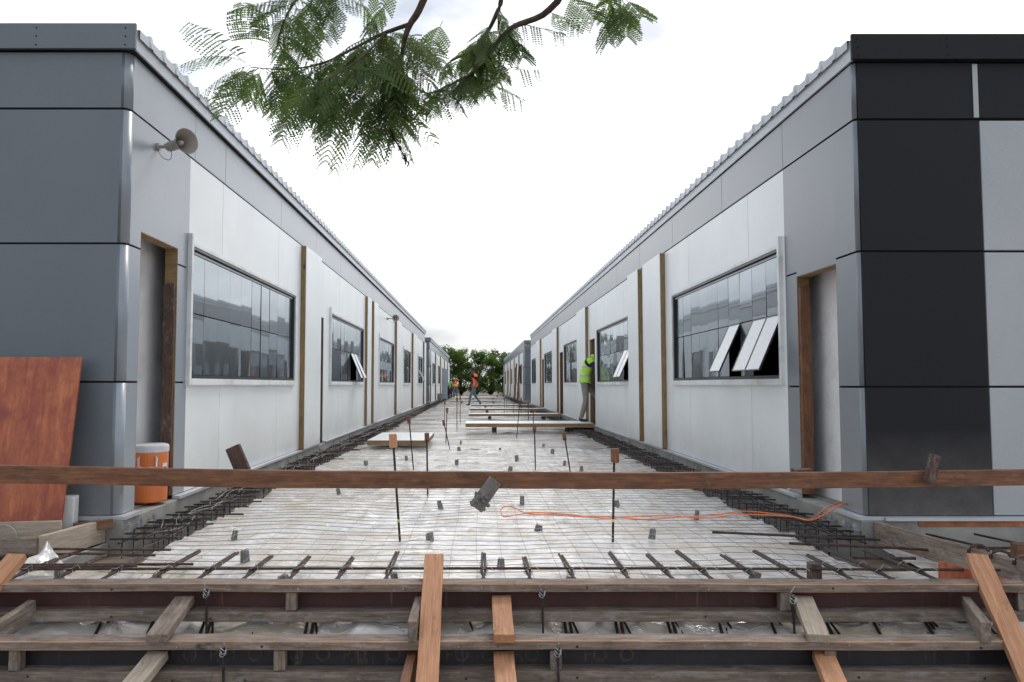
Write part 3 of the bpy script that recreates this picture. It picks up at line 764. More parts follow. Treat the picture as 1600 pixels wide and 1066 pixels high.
laid(-.26,2.5,34.5,35.1,.15,.07,'fourth white bridge panel, just in front of the walking man')
laid(-1.5,1.4,43.5,44.2,.15,.07,'yellow-edged bridge panel beyond the walking man, reaching to the left')
laid(-.9,1.6,54,54.7,.14,.06,'bridge panel level with the small group of workers')
laid(-1.2,2.2,66,67,.16,.07,'farthest pale bridge panel in front of the trees')

# ------------------------------------------------------------------ anchors along footings
def anchor(x, y, z, s, i, side, cnt):
    m = MB(); m.tube([(x,y,z-.06),(x,y,z+.035)], .009, 'galvanised', 8); m.lathe([(.0001,.022),(.017,.022),(.017,.006),(.0001,.006)], 'galvanised', Matrix.Translation((x,y,z)), 6)
    m.box((x-.02,y-.028,z-.012),(x+s*.03,y+.028,z-.005),'galvanised')
    o = m.build('anchor_bolt'); centre(o)
    tag(o, '%s nearest galvanised anchor bolt along the foot of the %s building' % (ORD[i], side), 'anchor bolt', 'anchor bolts beside the '+side+' building')
for s, xx, side in ((-1, XL+.085, 'left'), (1, XR-.085, 'right')):
    ys = [5.22, 5.42, 5.62, 7.4, 9.6, 10.1, 11.5, 12.6, 14.2, 16.4]
    if s > 0: ys = [5.2, 5.34, 5.55, 5.72, 8.9, 10.0, 11.2, 12.9, 14.4, 16.2]
    for i, y in enumerate(ys): anchor(xx, y, .09, s, i, side, len(ys))
# ------------------------------------------------------------------ stair forms in the foreground
def form(yf, zt, x0, x1, ply, cleats, label):
    rt = empty('riser_form', ((x0+x1)/2, yf+.05, zt-.17), label, 'formwork', 'stair riser forms')
    board('top_rail', (x0, yf+.05, zt-.019), (x1, yf+.05, zt-.019), .1, .038, 'wood_weathered', rt, sag=-.004, bev=.004, edge='wood_new')
    board('bottom_rail', (x0, yf+.045, zt-.148), (x1-.02, yf+.045, zt-.148), .09, .046, 'wood_weathered', rt)
    o = MB().box((x0+.01, yf+.092, zt-.17), (x1-.03, yf+.108, zt-.039), ply).build('plywood', rt); centre(o)
    nb = MB(); nb.box((0,0,0),(0,0,0),'galvanised')
    nb = MB()
    xx = x0+.3
    while xx < x1-.1:
        for zz in (zt-.012-rnd(0,.012), zt-.14-rnd(0,.02)): nb.lathe([(.0001,.003),(.0045,.003),(.0055,0)], 'galvanised' if rnd(0,1) < .5 else 'rebar_dark', Matrix.Translation((xx+rnd(-.04,.04), yf-.0005, zz)) @ Matrix.Rotation(R(90), 4, 'X'), 7)
        xx += rnd(.3,.7)
    no_ = nb.build('nails', rt); no_['kind'] = 'stuff'
    for x in cleats: board('cleat', (x, yf+.03, zt-.1235), (x, yf+.03, zt-.0395), .046, .05, 'wood_weathered', rt)
form(3.635, .12, -3.3, 2.585, 'form_ply_maroon', (-.867, 1.44, 2.55), 'upper timber stair form with maroon plywood face')
form(3.35, -.05, -3.3, 3.2, 'form_ply_black', (-1.98, -.845, 1.515, .34), 'lower timber stair form with dark lettered plywood face')
form(3.065, -.22, -3.3, 3.2, 'form_ply_black', (-1.5, .9), 'lowest timber stair form at the bottom edge of the picture')
# rubbed lettering along the dark plywood
def text(body, size, M, mat, name, parent):
    cu = bpy.data.curves.new(name, 'FONT'); cu.body = body; cu.size = size; cu.align_x = 'CENTER'; cu.align_y = 'CENTER'
    t = bpy.data.objects.new(name, cu); COL.objects.link(t); dg = bpy.context.evaluated_depsgraph_get()
    me = bpy.data.meshes.new_from_object(t.evaluated_get(dg)); bpy.data.objects.remove(t)
    o = bpy.data.objects.new(name, me); COL.objects.link(o); me.materials.clear(); me.materials.append(MATS[mat])
    o.parent = parent; o.matrix_basis = wm(parent).inverted() @ M
    return o
simple('stencil', (.085,.07,.05), .8, 0, .5, 25)
fm = [o for o in bpy.data.objects if o.name.startswith('riser_form')]
fm2 = [o for o in fm if 'lower ' in o['label']][0]
ply2 = [c for c in fm2.children if c.name.startswith('plywood')][0]
text('O  RO  O   FO  O  RO   O   O  FO  O   RO  O   FO  O', .085, Matrix.Translation((-.3, 3.35+.0905, -.135)) @ Matrix.Rotation(R(90), 4, 'X'), 'stencil', 'stencil_lettering', ply2)

# planks lying down the stair forms, spacers between the forms
def down(x0, x1, label, mat='wood_new', y0=3.80, y1=2.9, group='raking planks over the stair forms', bolts=True):
    sl = -.17/.285
    za = .139 + (y0-3.685)*(-sl)
    p0 = (x0, y0, za+.006); p1 = (x1, y1, za+.006+(y0-y1)*sl)
    rt = empty('plank', ((x0+x1)/2, (y0+y1)/2, (p0[2]+p1[2])/2), label, 'plank', group)
    board('timber', p0, p1, .092, .038, mat, rt)
    if bolts:
        b = MB(); d = Vector(p1)-Vector(p0); nrm = Vector((0, .5, .86)).normalized()
        for t in (.06, .36, .42):
            c = Vector(p0)+d*t+nrm*.019+Vector((rnd(-.02,.02),0,0)); q = nrm.to_track_quat('Z','Y').to_matrix().to_4x4()
            b.lathe([(.0001,.004),(.007,.004),(.009,0)], 'galvanised', Matrix.Translation(c) @ q, 8)
        b.build('nail_head', rt)
down(-.205, -.20, 'orange new plank raking down over the forms at the centre of the picture')
down(-2.24, -2.32, 'orange new plank raking over the form at the left edge of the picture')
down(2.44, 2.16, 'orange new plank slanting over the forms at the right edge of the picture')
def spacer(x0, x1, ya, za, yb, zb, edge, mat, label):
    w, t = (.038, .09) if edge else (.088, .038)
    board('spacer_timber', (x0, ya, za), (x1, yb, zb), w, t, mat, label=label, cat='timber', group='short timbers between the stair forms')
spacer(-1.37,-1.36, 3.67,.042, 3.325,-.028, False,'wood_weathered','short flat timber with tan end between the forms, left of the centre plank')
spacer(.115,.115, 3.67,.045, 3.325,-.028, False,'wood_new','short flat orange timber just right of the centre plank, between the upper and lower forms')
spacer(1.53,1.45, 3.67,.042, 3.325,-.028, False,'wood_pale','short flat pale timber with rounded end between the forms, left of the right plank')
spacer(-2.08,-2.16, 3.67,.0, 3.15,-.1, True,'wood_weathered','timber set on edge beside the left orange plank')
spacer(-.27,-.275, 3.67,.015, 3.34,-.003, True,'wood_weathered','short timber set on edge against the left side of the centre plank')
spacer(2.30,2.165, 3.68,.015, 3.33,-.005, True,'wood_weathered','greyish timber set on edge left of the right orange plank, chalk marked')
spacer(-1.38,-1.40, 3.40,-.12, 3.03,-.2, False,'wood_pale','pale timber running down from the lower form at the left bottom edge')
spacer(.115,.12, 3.40,-.12, 3.03,-.2, False,'wood_new','flat timber running down from the lower form right of the centre plank')
spacer(1.50,1.42, 3.40,-.12, 3.03,-.2, False,'wood_new','reddish timber running down from the lower form right of centre')
spacer(2.38,2.2, 3.40,-.13, 3.05,-.2, True,'wood_weathered','weathered timber on edge below the right orange plank')
spacer(-.28,-.29, 3.40,-.15, 3.05,-.19, True,'wood_brown','brown timber on edge against the lower left side of the centre plank')
for i, (x, y, z1, z0, w) in enumerate(((-1.255,3.628,.10,-.30,'upper form, left of centre'),(.303,3.628,.10,-.30,'upper form, right of the centre plank'),(1.455,3.60,.08,-.30,'upper form, at its right cleat'),
                              (-1.08,3.343,-.07,-.5,'lower form, left of centre'),(.345,3.343,-.07,-.5,'lower form, right of the centre plank'))):
    m = MB(); m.tube([(x,y,z0),(x+.004,y-.004,(z0+z1)/2),(x,y,z1)], .0055, 'rebar_dark', 6)
    for q in range(3):
        c = Vector((x, y-.004, z1-.012*q-.005)); m.tube([c+Vector((.014*math.cos(u), .01*math.sin(u), .008*math.sin(2*u+q))) for u in [k*math.pi/4 for k in range(9)]], .002, 'tie_wire', 3)
    m.tube([(x,y-.01,z1),(x+rnd(-.02,.02),y-.02,z1+.02),(x+rnd(-.02,.03),y-.015,z1+.045)], .0018, 'tie_wire', 3)
    tag(centre(m.build('tie_rod')), 'thin tie rod with twisted wire at the '+w, 'tie rod', 'tie rods on the stair forms')
# stair reinforcement under the forms
i = 0
for x in [-3.0+.245*k for k in range(26)]:
    rt = empty('rebar_pair', (x, 3.3, -.25), '%s sloping bar pair from the left in the gap under the upper stair form' % ORD[i], 'rebar', 'sloping bars under the stair forms')
    a = rnd(-.01,.01)
    MB().tube([(x-.012, 3.765, -.055), (x-.012+a, 3.47, -.238), (x-.02, 2.95, -.56)], .0075, 'rebar_dark', 5).build('bar', rt)
    MB().tube([(x+.014, 3.765, -.065), (x+.02+a, 3.475, -.245), (x+.01, 2.95, -.57)], .0075, 'rebar', 5).build('bar', rt)
    MB().tube([(x+.016, 3.76, -.055), (x+.10, 3.52, -.235)], .006, 'rebar_dark', 5).build('bar', rt); i += 1
bar([(-3.3,3.765,-.072),(0,3.765,-.083),(3.3,3.765,-.088)], 'long bar seen just under the bottom rail of the upper form', group='cross bars under the stair forms')
bar([(-3.3,3.475,-.262),(0,3.475,-.266),(3.3,3.475,-.262)], 'long bar seen just under the bottom rail of the lower form', group='cross bars under the stair forms')
# soil bank surface under forms is the sloping sheet; side stakes carry the rail
rt = empty('guard_rail', (0, 3.86, 0), 'long brown timber rail crossing the whole foreground at knee height', 'rail')
board('timber', (-2.75, 3.56, .652), (3.5, 4.19, .558), .038, .082, 'wood_brown', rt, sag=.034)
board('post', (-2.72, 3.60, -.35), (-2.72, 3.60, .70), .06, .04, 'wood_weathered', rt); board('post', (3.45, 4.22, -.35), (3.45, 4.22, .62), .06, .04, 'wood_weathered', rt)
board('scrap_block', (-1.20,3.80,.745), (-1.135,3.80,.60), .036, .07, 'wood_dark', label='dark cement-crusted block nailed behind the rail left of centre, poking above it', cat='block', group='offcuts nailed to the rail')
board('scrap_block', (.09,3.82,.578), (-.005,3.80,.445), .036, .068, 'wood_caked', label='cement-caked block hanging in front of the middle of the rail', cat='block', group='offcuts nailed to the rail')
for q in range(26):   # lumps of set cement on the hanging block
    cbk = [o for o in bpy.data.objects if o.get('label', '').startswith('cement-caked')][0]
    if q == 0: lump = MB()
    T_ = Matrix.Translation((rnd(0,.085), rnd(-.034,.034), rnd(-.04,.04))) @ Euler((rnd(0,3),rnd(0,3),rnd(0,3))).to_matrix().to_4x4()
    e_ = rnd(.006,.013); lump.lathe([(.0001,-e_),(e_*rnd(.7,1),-e_*.4),(e_,e_*.3),(.0001,e_)], 'spacer_concrete', T_, 6)
lump.build('cement_crust', cbk, world=False)

board('scrap_block', (2.385,4.02,.685), (2.345,4.02,.54), .030, .052, 'wood_dark', label='dark block nailed upright in front of the right part of the rail', cat='block', group='offcuts nailed to the rail')
board('scrap_block', (1.66,4.06,.59), (1.76,4.07,.592), .05, .035, 'wood_dark', label='small dark offcut lying on top of the rail, left of the brown door stud', cat='block', group='offcuts nailed to the rail')
board('timber_block', (1.80,4.16,-.02), (1.80,4.16,.10), .07, .055, 'wood_dark', label='upright dark timber block standing on the sheet behind the right part of the top form', cat='block')
board('form_board', (2.66,5.17,.07), (2.86,3.82,.065), .038, .135, 'wood_brown', label='brown muddy plank running from the right building corner toward the camera', cat='board', group='boards at the sides of the passage').data.materials[0] = MATS['wood_weathered']
board('form_board', (2.52,4.25,.01), (2.68,3.78,.0), .02, .16, 'wood_brown', label='maroon plywood offcut standing below the muddy right plank', cat='board', group='boards at the sides of the passage').data.materials[0] = MATS['red_plywood']
for k in range(4):
    c = Vector((2.765+.028*k, 4.32-.14*k, .142)); o = MB().tube([c+Vector((.045*math.cos(u)*1.0+.02, -.02*math.cos(u), .05*math.sin(u)-.03)) for u in [math.pi*q/8 for q in range(9)]], .009, 'wood_dark', 6).build('steel_clip', smooth=True)
    tag(centre(o), '%s dark curved clip from the far end of the muddy right plank' % ORD[k], 'clip', 'curved clips on the right plank')
board('timber_block', (3.02,4.0,-.05), (3.02,4.0,.15), .05,.16, 'foam_cream', label='cream foam block at the right edge behind the forms', cat='block')
board('timber_block', (3.0,4.35,.12), (3.5,4.28,.12), .07,.09, 'wood_brown', label='red-brown timber end at the right edge above the cream block', cat='block')
board('form_board', (2.95,4.62,.0), (4.4,4.66,.0), .04,.08, 'wood_pale', label='tan board lying across beyond the right plank', cat='board', group='boards at the sides of the passage')
# left timbers
board('form_board', (-2.50,5.2,.075), (-2.585,4.62,.078), .038, .15, 'wood_pale', label='pale board on edge running from the left building corner toward the camera', cat='board', group='boards at the left corner')
board('form_board', (-4.2,4.66,.10), (-2.605,4.62,.09), .038, .10, 'wood_weathered', label='grey board on edge crossing at the left, its top edge orange', cat='board', group='boards at the left corner')
board('form_board', (-2.47,5.19,-.05), (-2.5,4.64,-.05), .03, .09, 'concrete', label='rough concrete strip under the pale corner board', cat='board', group='boards at the left corner')
board('form_board', (-4.3,4.78,.115), (-2.60,4.86,.14), .038, .115, 'wood_pale', label='light board on edge in front of the foot of the red plywood sheet', cat='board', group='boards at the left corner')
board('form_board', (-2.62,5.05,.12), (-2.42,5.17,.13), .04, .06, 'wood_brown', label='brown offcut lying against the left building corner', cat='board', group='boards at the left corner')
M = Matrix.Translation((-3.35, 5.05, .69)) @ Matrix.Rotation(R(-9.5), 4, 'X') 
o = MB().box((-.70,-.008,-.55),(.70,.008,.55),'red_plywood').build('plywood_sheet', None, .001)
for v in o.data.vertices:
    if v.co.x > 0: v.co.x += .008 if v.co.z > 0 else -.0
o.matrix_basis = M; o.data.materials.append(MATS['wood_pale'])
tag(o, 'red-orange stained plywood sheet leaning against the left building front', 'plywood')
o = MB().box((-.06,-.05,0),(.06,.05,.32),'label_white').build('foam_block', None, .008); o.location = (-2.70,5.10,-.0); o.rotation_euler = (0,.02,.2)
tag(o, 'white foam block standing between the red plywood and the left building corner', 'foam block')
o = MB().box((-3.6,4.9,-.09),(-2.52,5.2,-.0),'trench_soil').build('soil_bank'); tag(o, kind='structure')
pl = grid('p', -.12, .12, -.1, .1, .03, .03, lambda x, y: .05*noise.noise(Vector((x*9,y*9,1)))+.06*max(0,y+.02)*6, 'plastic_sheet').build('plastic_flap', smooth=True)
for v in pl.data.vertices:
    v.co.x = v.co.x*(1-(v.co.y+.1)/.21) - .04*(v.co.y+.1)/.2
pl.location = (-2.42, 4.42, .07); pl.rotation_euler = (.35,.1,.3); tag(pl, 'torn corner of white plastic poking up between the bars at the left', 'plastic scrap')
tag(centre(MB().tube([(-2.92+.08*math.cos(u), 4.80, .11+.075*math.sin(u)) for u in [math.pi*k/10 for k in range(11)]], .003, 'tie_wire', 4).build('wire_loop')), 'loop of pale wire sticking up behind the grey board at the left', 'wire')
# cooler
cx, cy, cz = -2.505, 5.92, .165
rt = empty('water_cooler', (cx,cy,cz), 'round orange water cooler with white lid standing in the left doorway', 'cooler')
T = Matrix.Translation((cx,cy,cz))
MB().lathe([(.0001,0),(.128,0),(.132,.01),(.134,.2),(.137,.21),(.137,.225),(.135,.23),(.136,.372),(.0001,.372)], 'cooler_orange', T, 40).build('body', rt, smooth=False)
MB().lathe([(.137,.372),(.140,.378),(.140,.412),(.136,.425),(.12,.432),(.0001,.432)], 'cooler_white', T, 40).build('lid', rt)
ang = math.atan2(-cy, -cx)
def cyl(a, r, z): return (cx+r*math.cos(a), cy+r*math.sin(a), cz+z)
a0 = ang-.1
MB().tube([cyl(a0-.42,.134,.34),cyl(a0-.42,.155,.335),cyl(a0-.40,.158,.27),cyl(a0-.2,.16,.262),cyl(a0,.16,.26),cyl(a0+.2,.16,.262),cyl(a0+.40,.158,.27),cyl(a0+.42,.155,.335),cyl(a0+.42,.134,.34)], .0085, 'cooler_white', 8).build('handle', rt, smooth=True)
lb = MB()
for k in range(4):
    a = ang+.75+.09*k; lb.add([cyl(a,.1375,.14),cyl(a+.09,.1375,.14),cyl(a+.09,.1375,.29),cyl(a,.1375,.29)], [(0,1,2,3)], 'label_white')
for z in (.25,.225,.19,.165):
    lb.add([cyl(ang+.8,.139,z),cyl(ang+1.05,.139,z),cyl(ang+1.05,.139,z+.012),cyl(ang+.8,.139,z+.012)], [(0,1,2,3)], 'label_ink')
lb.build('label', rt)
MB().tube([cyl(ang+2.4,.13,.05), cyl(ang+2.4,.17,.05), cyl(ang+2.4,.175,.02)], .01, 'cooler_white', 8).build('tap', rt)
# orange cord
pts = [(2.75,5.75,.19),(2.60,5.58,.2),(2.48,5.52,.17),(2.40,5.6,.08),(2.3,5.85,.07),(2.05,5.95,.08),(1.8,5.92,.055),(1.5,5.86,.05),(1.25,5.80,.045),(1.0,5.92,.045),(.8,5.88,.05),(.6,6.0,.045),(.4,6.02,.05),(.28,6.3,.06),(.2,6.28,.05),(.2,5.9,.05),(.3,6.0,.045),(.45,6.04,.055),(.7,5.99,.05),(.95,5.85,.045),(1.2,5.9,.05),(1.45,5.92,.055),(1.7,5.83,.05),(2.0,5.86,.07),(2.28,5.7,.085),(2.36,5.5,.09),(2.44,5.40,.16),(2.56,5.44,.21),(2.75,5.60,.19)]
tag(MB().tube(smooth_path(pts), .005, 'cord_orange', 6).build('extension_cord', smooth=True), 'orange extension cord doubled back across the mesh from the right doorway', 'cord')
# rusty line under right flashing
o = MB().box((2.95,5.183,.105),(4.9,5.1885,.138),'rust_paint').build('primer_mark', [b for b in bpy.data.objects if b.name.startswith('classroom_building') and 'black' in b['label']][0])

# horn loudspeakers
def horn(loc, axis, xw, label, dia=.19, L=.235):
    rt = empty('horn_loudspeaker', loc, label, 'loudspeaker', 'horn loudspeakers on the walls'); ax = Vector(axis).normalized(); r = dia/2
    T = Matrix.Translation(loc) @ ax.to_track_quat('Z','Y').to_matrix().to_4x4()
    MB().lathe([(.0001,0),(.034,.0),(.038,.02),(.038,.07),(.03,.075),(.036,.10),(.048,.15),(.066,.2),(r*.93,L-.01),(r,L),(r*.97,L),(r*.9,L-.012),(.062,.19),(.044,.14),(.03,.09),(.0001,.085)], 'horn_beige', T, 32).build('horn', rt, smooth=True)
    MB().lathe([(.0001,L-.05),(.012,L-.055),(.018,L-.07),(.018,L-.12),(.0001,L-.15)], 'cooler_white', T, 16).build('reflex_cone', rt, smooth=True)
    b = MB(); p = Vector(loc); w = Vector((xw, p.y, p.z))
    b.tube([w, w+(p-w)*.25], .03, 'horn_beige', 12); b.tube([w, p+ax*.02], .013, 'horn_beige', 8)
    b.box((p.x-.02,p.y-.045,p.z-.012),(p.x+.02,p.y+.045,p.z+.012),'horn_beige')
    b.build('bracket', rt)
    MB().tube(smooth_path([p+ax*.03+Vector((0,0,-.03)), p+ax*.04+Vector((0,0,-.08)), p+Vector((0,0,-.10)), (w+p)/2+Vector((0,0,-.08)), w+Vector((0,0,-.02))]), .0025, 'black_plastic', 5).build('cable', rt)
horn((XL+.09, 5.72, 2.845), (.80,-.60,.0), XL, 'beige horn loudspeaker on the near grey corner of the left building')
horn((XL+.2, 20.6, 2.82), (.28,-1,.0), XL+.0, 'distant horn loudspeaker halfway along the left building, facing the camera', L=.2)
horn((XR-.09, 37.8-.9, 2.9), (-.93,-.2,0), XR, 'tiny horn loudspeaker at the far end of the right building', L=.24)

# far odds and ends
rt = empty('door_leaf', (-2.15,52,.05), 'grey door leaf propped upright against the second left building', 'door')
MB().box((-2.72,52,.0),(-1.98,52.05,2.1),'grey_door').build('leaf', rt, .004); MB().box((-2.79,52.0,0),(-2.73,52.05,2.1),'blue_paint').build('edge_strip', rt)
rt = empty('bucket', (-2.35,47.5,0), 'grey bucket with tool standing by the second left building', 'bucket')
MB().lathe([(.0001,0),(.22,0),(.3,.5),(.28,.5),(.2,.05),(.0001,.05)],'bucket_grey',Matrix.Translation((-2.35,47.5,-.02)),20).build('body', rt)
MB().tube([(-2.3,47.5,.3),(-2.75,47.6,1.2)],.02,'wood_pale',6).build('tool_handle', rt)
for k, (x, y, m) in enumerate(((XR-.06,46.2,'wood_brown'),(XR-.06,49.5,'wood_brown'),(XR-.07,56.5,'wood_pale'),(XR-.07,60.5,'wood_pale'))):
    board('timber_prop', (x-.12,y,.0),(x,y,2.2+.2*(k%2)),.14,.09,m,label=['nearest brown','second brown','third, pale','farthest, pale'][k]+' timber prop leaning on the second right building',cat='prop',group='props against the second right building')

# ------------------------------------------------------------------ people
def near_seg(p, a, b):
    ab = b-a; t = max(0, min(1, (p-a).dot(ab)/max(ab.length_squared, 1e-9))); return (p-(a+ab*t)).length
def person(loc, rz, J, look, label, vest=None, scale=1.0, hat=None, openfront=False, pouch=False):
    """J: joint name -> (x,y,z) local, facing +Y"""
    rt = empty('person', loc, label, 'person', rot=(0,0,rz)); rt.scale = (scale,)*3
    J = {k: Vector(v) for k, v in J.items()}
    rad = dict(pelvis=(.155,.115), waist=(.135,.10), chest=(.165,.115), neckbase=(.075,.065), neck=(.056,.056), jaw=(.062,.068), head=(.078,.095), crown=(.06,.075))
    names = ['pelvis','waist','chest','neckbase','neck','jaw','head','crown']; E = list(zip(names[:-1], names[1:]))
    for s in 'LR':
        for n, r in (('sh',.062),('el',.046),('wr',.03),('hd',.038),('hip',.105),('kn',.076),('an',.058),('heel',.042),('toe',.034)): rad[n+s] = (r*.92 if n != 'hd' else .028, r)
        E += [('chest','sh'+s),('sh'+s,'el'+s),('el'+s,'wr'+s),('wr'+s,'hd'+s),('pelvis','hip'+s),('hip'+s,'kn'+s),('kn'+s,'an'+s),('an'+s,'heel'+s),('heel'+s,'toe'+s)]
    allj = list(rad); me = bpy.data.meshes.new('body'); me.from_pydata([J[n] for n in allj], [(allj.index(a), allj.index(b)) for a, b in E], [])
    tmp = bpy.data.objects.new('tmp', me); COL.objects.link(tmp)
    sk = tmp.modifiers.new('s', 'SKIN'); sk.use_smooth_shade = True
    for i, n in enumerate(allj):
        v = me.skin_vertices[0].data[i]; v.radius = rad[n]; v.use_root = (n == 'pelvis')
    sb_ = tmp.modifiers.new('u', 'SUBSURF'); sb_.levels = 2
    bm_me = bpy.data.meshes.new_from_object(tmp.evaluated_get(bpy.context.evaluated_depsgraph_get())); bpy.data.objects.remove(tmp)
    verts = [v.co.copy() for v in bm_me.vertices]; faces = [tuple(p.vertices) for p in bm_me.polygons]
    body = MB(); body.v = [tuple(v) for v in verts]; vf = []
    seg = [(a, b, J[a], J[b]) for a, b in E]
    def region(a, b):
        if b in ('head','crown','jaw') or a == 'jaw' or b == 'neck': return 'skin'
        q = b[:2]
        if b[:-1] in ('hip','kn','an'): return 'legs'
        if b[:-1] in ('heel','toe'): return 'shoe'
        if b[:-1] == 'wr': return 'arm' if 'forearm' in look else 'skin'
        if b[:-1] == 'hd': return 'skin'
        if b[:-1] in ('sh','el'): return 'arm'
        return 'torso'
    cmap = {'skin':'skin_tone','legs':look['legs'],'shoe':'leather_dark','arm':look['shirt'],'torso':look['shirt']}
    regs = []
    for f in faces:
        c = sum((verts[i] for i in f), Vector())/len(f)
        a, b, _, _ = min(seg, key=lambda s_: near_seg(c, s_[2], s_[3]) - min(rad[s_[0]][1], rad[s_[1]][1])*.6)
        r = region(a, b)
        if r == 'torso' and c.z < J['pelvis'].z+.06: r = 'legs'
        regs.append((r, c)); body.f.append(f); body.m.append(body.mi(cmap[r]))
    # fingers, thumb, nose, ears, eyes
    for s in 'LR':
        h = J['hd'+s]; d = (h-J['wr'+s]).normalized(); side = d.cross(Vector((0,1,0))).normalized() if abs(d.y) < .9 else Vector((1,0,0)); pn = d.cross(side)
        for k, L in enumerate((.062,.072,.068,.052)):
            b0 = h+side*(-.027+.018*k)+d*.02
            body.tube([b0, b0+d*L*.55+pn*.006, b0+d*L*.9+pn*.022, b0+d*L*.95+pn*.038], [.0088,.008,.007,.005], 'skin_tone', 6)
        b0 = h-side*.026-d*.015; body.tube([b0, b0-side*.02+d*.025+pn*.01, b0-side*.024+d*.05+pn*.02], [.0105,.009,.006], 'skin_tone', 6)
    hd = J['head']; up = (J['crown']-J['jaw']).normalized(); fw = Vector(J.get('face', Vector((0,1,0)))); fw = (fw-up*fw.dot(up)).normalized(); sd = fw.cross(up)
    body.tube([hd+fw*.085+up*.01, hd+fw*.108-up*.02, hd+fw*.09-up*.032], [.008,.014,.009], 'skin_tone', 6)
    body.tube([hd+fw*.085-up*.055-sd*.022, hd+fw*.094-up*.055, hd+fw*.085-up*.055+sd*.022], [.004,.006,.004], 'leather_dark', 5)
    for q in (-1, 1):
        body.tube([hd+sd*q*.078-up*.03, hd+sd*q*.088, hd+sd*q*.08+up*.025], [.008,.014,.008], 'skin_tone', 6)
        body.tube([hd+sd*q*.03+fw*.082+up*.012, hd+sd*q*.03+fw*.092+up*.012], .008, 'hair_dark', 6)
    body.build('body', rt, smooth=True, world=False)
    T = Matrix.Translation(hd) @ Matrix((sd, fw, up)).transposed().to_4x4()
    hb = MB()
    hb.lathe([(.0001,.112),(.05,.104),(.078,.075),(.090,.035),(.090,.005)], hat or 'hair_dark', T @ Matrix.Translation((0,-.006,0)) @ Matrix.Scale(1.08, 4, (0,1,0)), 20)
    if hat:
        hb.lathe([(.0001,.112),(.05,.104),(.078,.075),(.090,.035),(.090,.0)], 'hair_dark', T @ Matrix.Translation((0,-.02,-.025)), 20)
        vz = MB(); vs = [T @ Vector(v) for v in [(-.07,.06,.03),(-.055,.15,.02),(0,.175,.018),(.055,.15,.02),(.07,.06,.03),(-.07,.06,.036),(-.055,.15,.026),(0,.175,.024),(.055,.15,.026),(.07,.06,.036)]]
        hb.add(vs, [(0,1,2,3,4),(9,8,7,6,5),(0,5,6,1),(1,6,7,2),(2,7,8,3),(3,8,9,4)], look.get('visor', hat))
    hb.build('cap' if hat else 'hair', rt, smooth=True, world=False)
    if vest:
        vb = MB(); nmap = {}
        nr = [v.normal.copy() for v in bm_me.vertices]; sel = []
        for f, (r, c) in zip(faces, regs):
            ok = (r == 'torso' or (r == 'arm' and min((c-J['shL']).length, (c-J['shR']).length) < .085) or (r == 'legs' and c.z > J['pelvis'].z-.06 and min((c-J['knL']).length,(c-J['knR']).length) > .3))
            if openfront and abs(c.x - J['chest'].x) < .075 and c.y > J['chest'].y+.03: ok = False
            if ok: sel.append(f)
        for f in sel:
            g_ = []
            for i in f:
                if i not in nmap: nmap[i] = len(vb.v); vb.v.append(tuple(verts[i]+nr[i]*(.024 if verts[i].z > J['waist'].z-.1 else .03)))
                g_.append(nmap[i])
            vb.f.append(tuple(g_)); vb.m.append(0)
        vb.mats = [vest]; vb.build('safety_vest', rt, smooth=True, world=False)
    if pouch: MB().box((-.06,-.24,.86),(.08,-.14,1.04),'leather_dark').box((-.05,-.25,.70),(.05,-.16,.86),'leather_dark').build('tool_pouch', rt, .015, world=False)
    return rt
walk = dict(pelvis=(0,0,.95), waist=(0,0,1.10), chest=(0,.03,1.32), neckbase=(0,.03,1.47), neck=(0,.04,1.53), jaw=(0,.065,1.585), head=(0,.06,1.655), crown=(0,.05,1.71),
    shL=(-.20,.03,1.42), elL=(-.25,-.05,1.14), wrL=(-.23,.08,.93), hdL=(-.22,.11,.86), shR=(.20,.03,1.42), elR=(.25,-.10,1.15), wrR=(.24,-.02,.92), hdR=(.235,.0,.85),
    hipL=(-.09,0,.88), knL=(-.10,.24,.52), anL=(-.10,.33,.10), heelL=(-.10,.31,.05), toeL=(-.10,.48,.045),
    hipR=(.09,0,.88), knR=(.10,-.07,.50), anR=(.10,-.36,.14), heelR=(.10,-.41,.11), toeR=(.10,-.27,.04), face=(0,1,-.15))
person((-.12,38.0,-.0), R(118), walk, dict(legs='denim', shirt='shirt_black'), 'worker walking left in a dark cap, orange vest, black shirt and blue jeans', vest='vest_orange', hat='shirt_black', openfront=True, pouch=True, scale=1.06)
enter = dict(pelvis=(0,0,.97), waist=(0,.03,1.12), chest=(0,.13,1.33), neckbase=(0,.21,1.45), neck=(0,.27,1.50), jaw=(0,.33,1.53), head=(0,.35,1.59), crown=(0,.35,1.65),
    shL=(-.20,.13,1.40), elL=(-.26,.30,1.20), wrL=(-.20,.52,1.15), hdL=(-.18,.60,1.15), shR=(.20,.13,1.40), elR=(.25,.22,1.14), wrR=(.22,.42,1.02), hdR=(.21,.49,1.0),
    hipL=(-.09,.0,.90), knL=(-.10,.28,.60), anL=(-.10,.45,.22), heelL=(-.10,.43,.14), toeL=(-.10,.60,.12),
    hipR=(.09,-.01,.90), knR=(.10,.02,.50), anR=(.10,-.09,.11), heelR=(.10,-.13,.05), toeR=(.10,.07,.045), face=(0,1,-.3))
person((2.43,17.38,.2), R(-90), enter, dict(legs='khaki', shirt='shirt_navy', forearm='shirt_navy'), 'worker in yellow-green reflective vest and khaki trousers stepping into the right doorway', vest='vest_yellow')
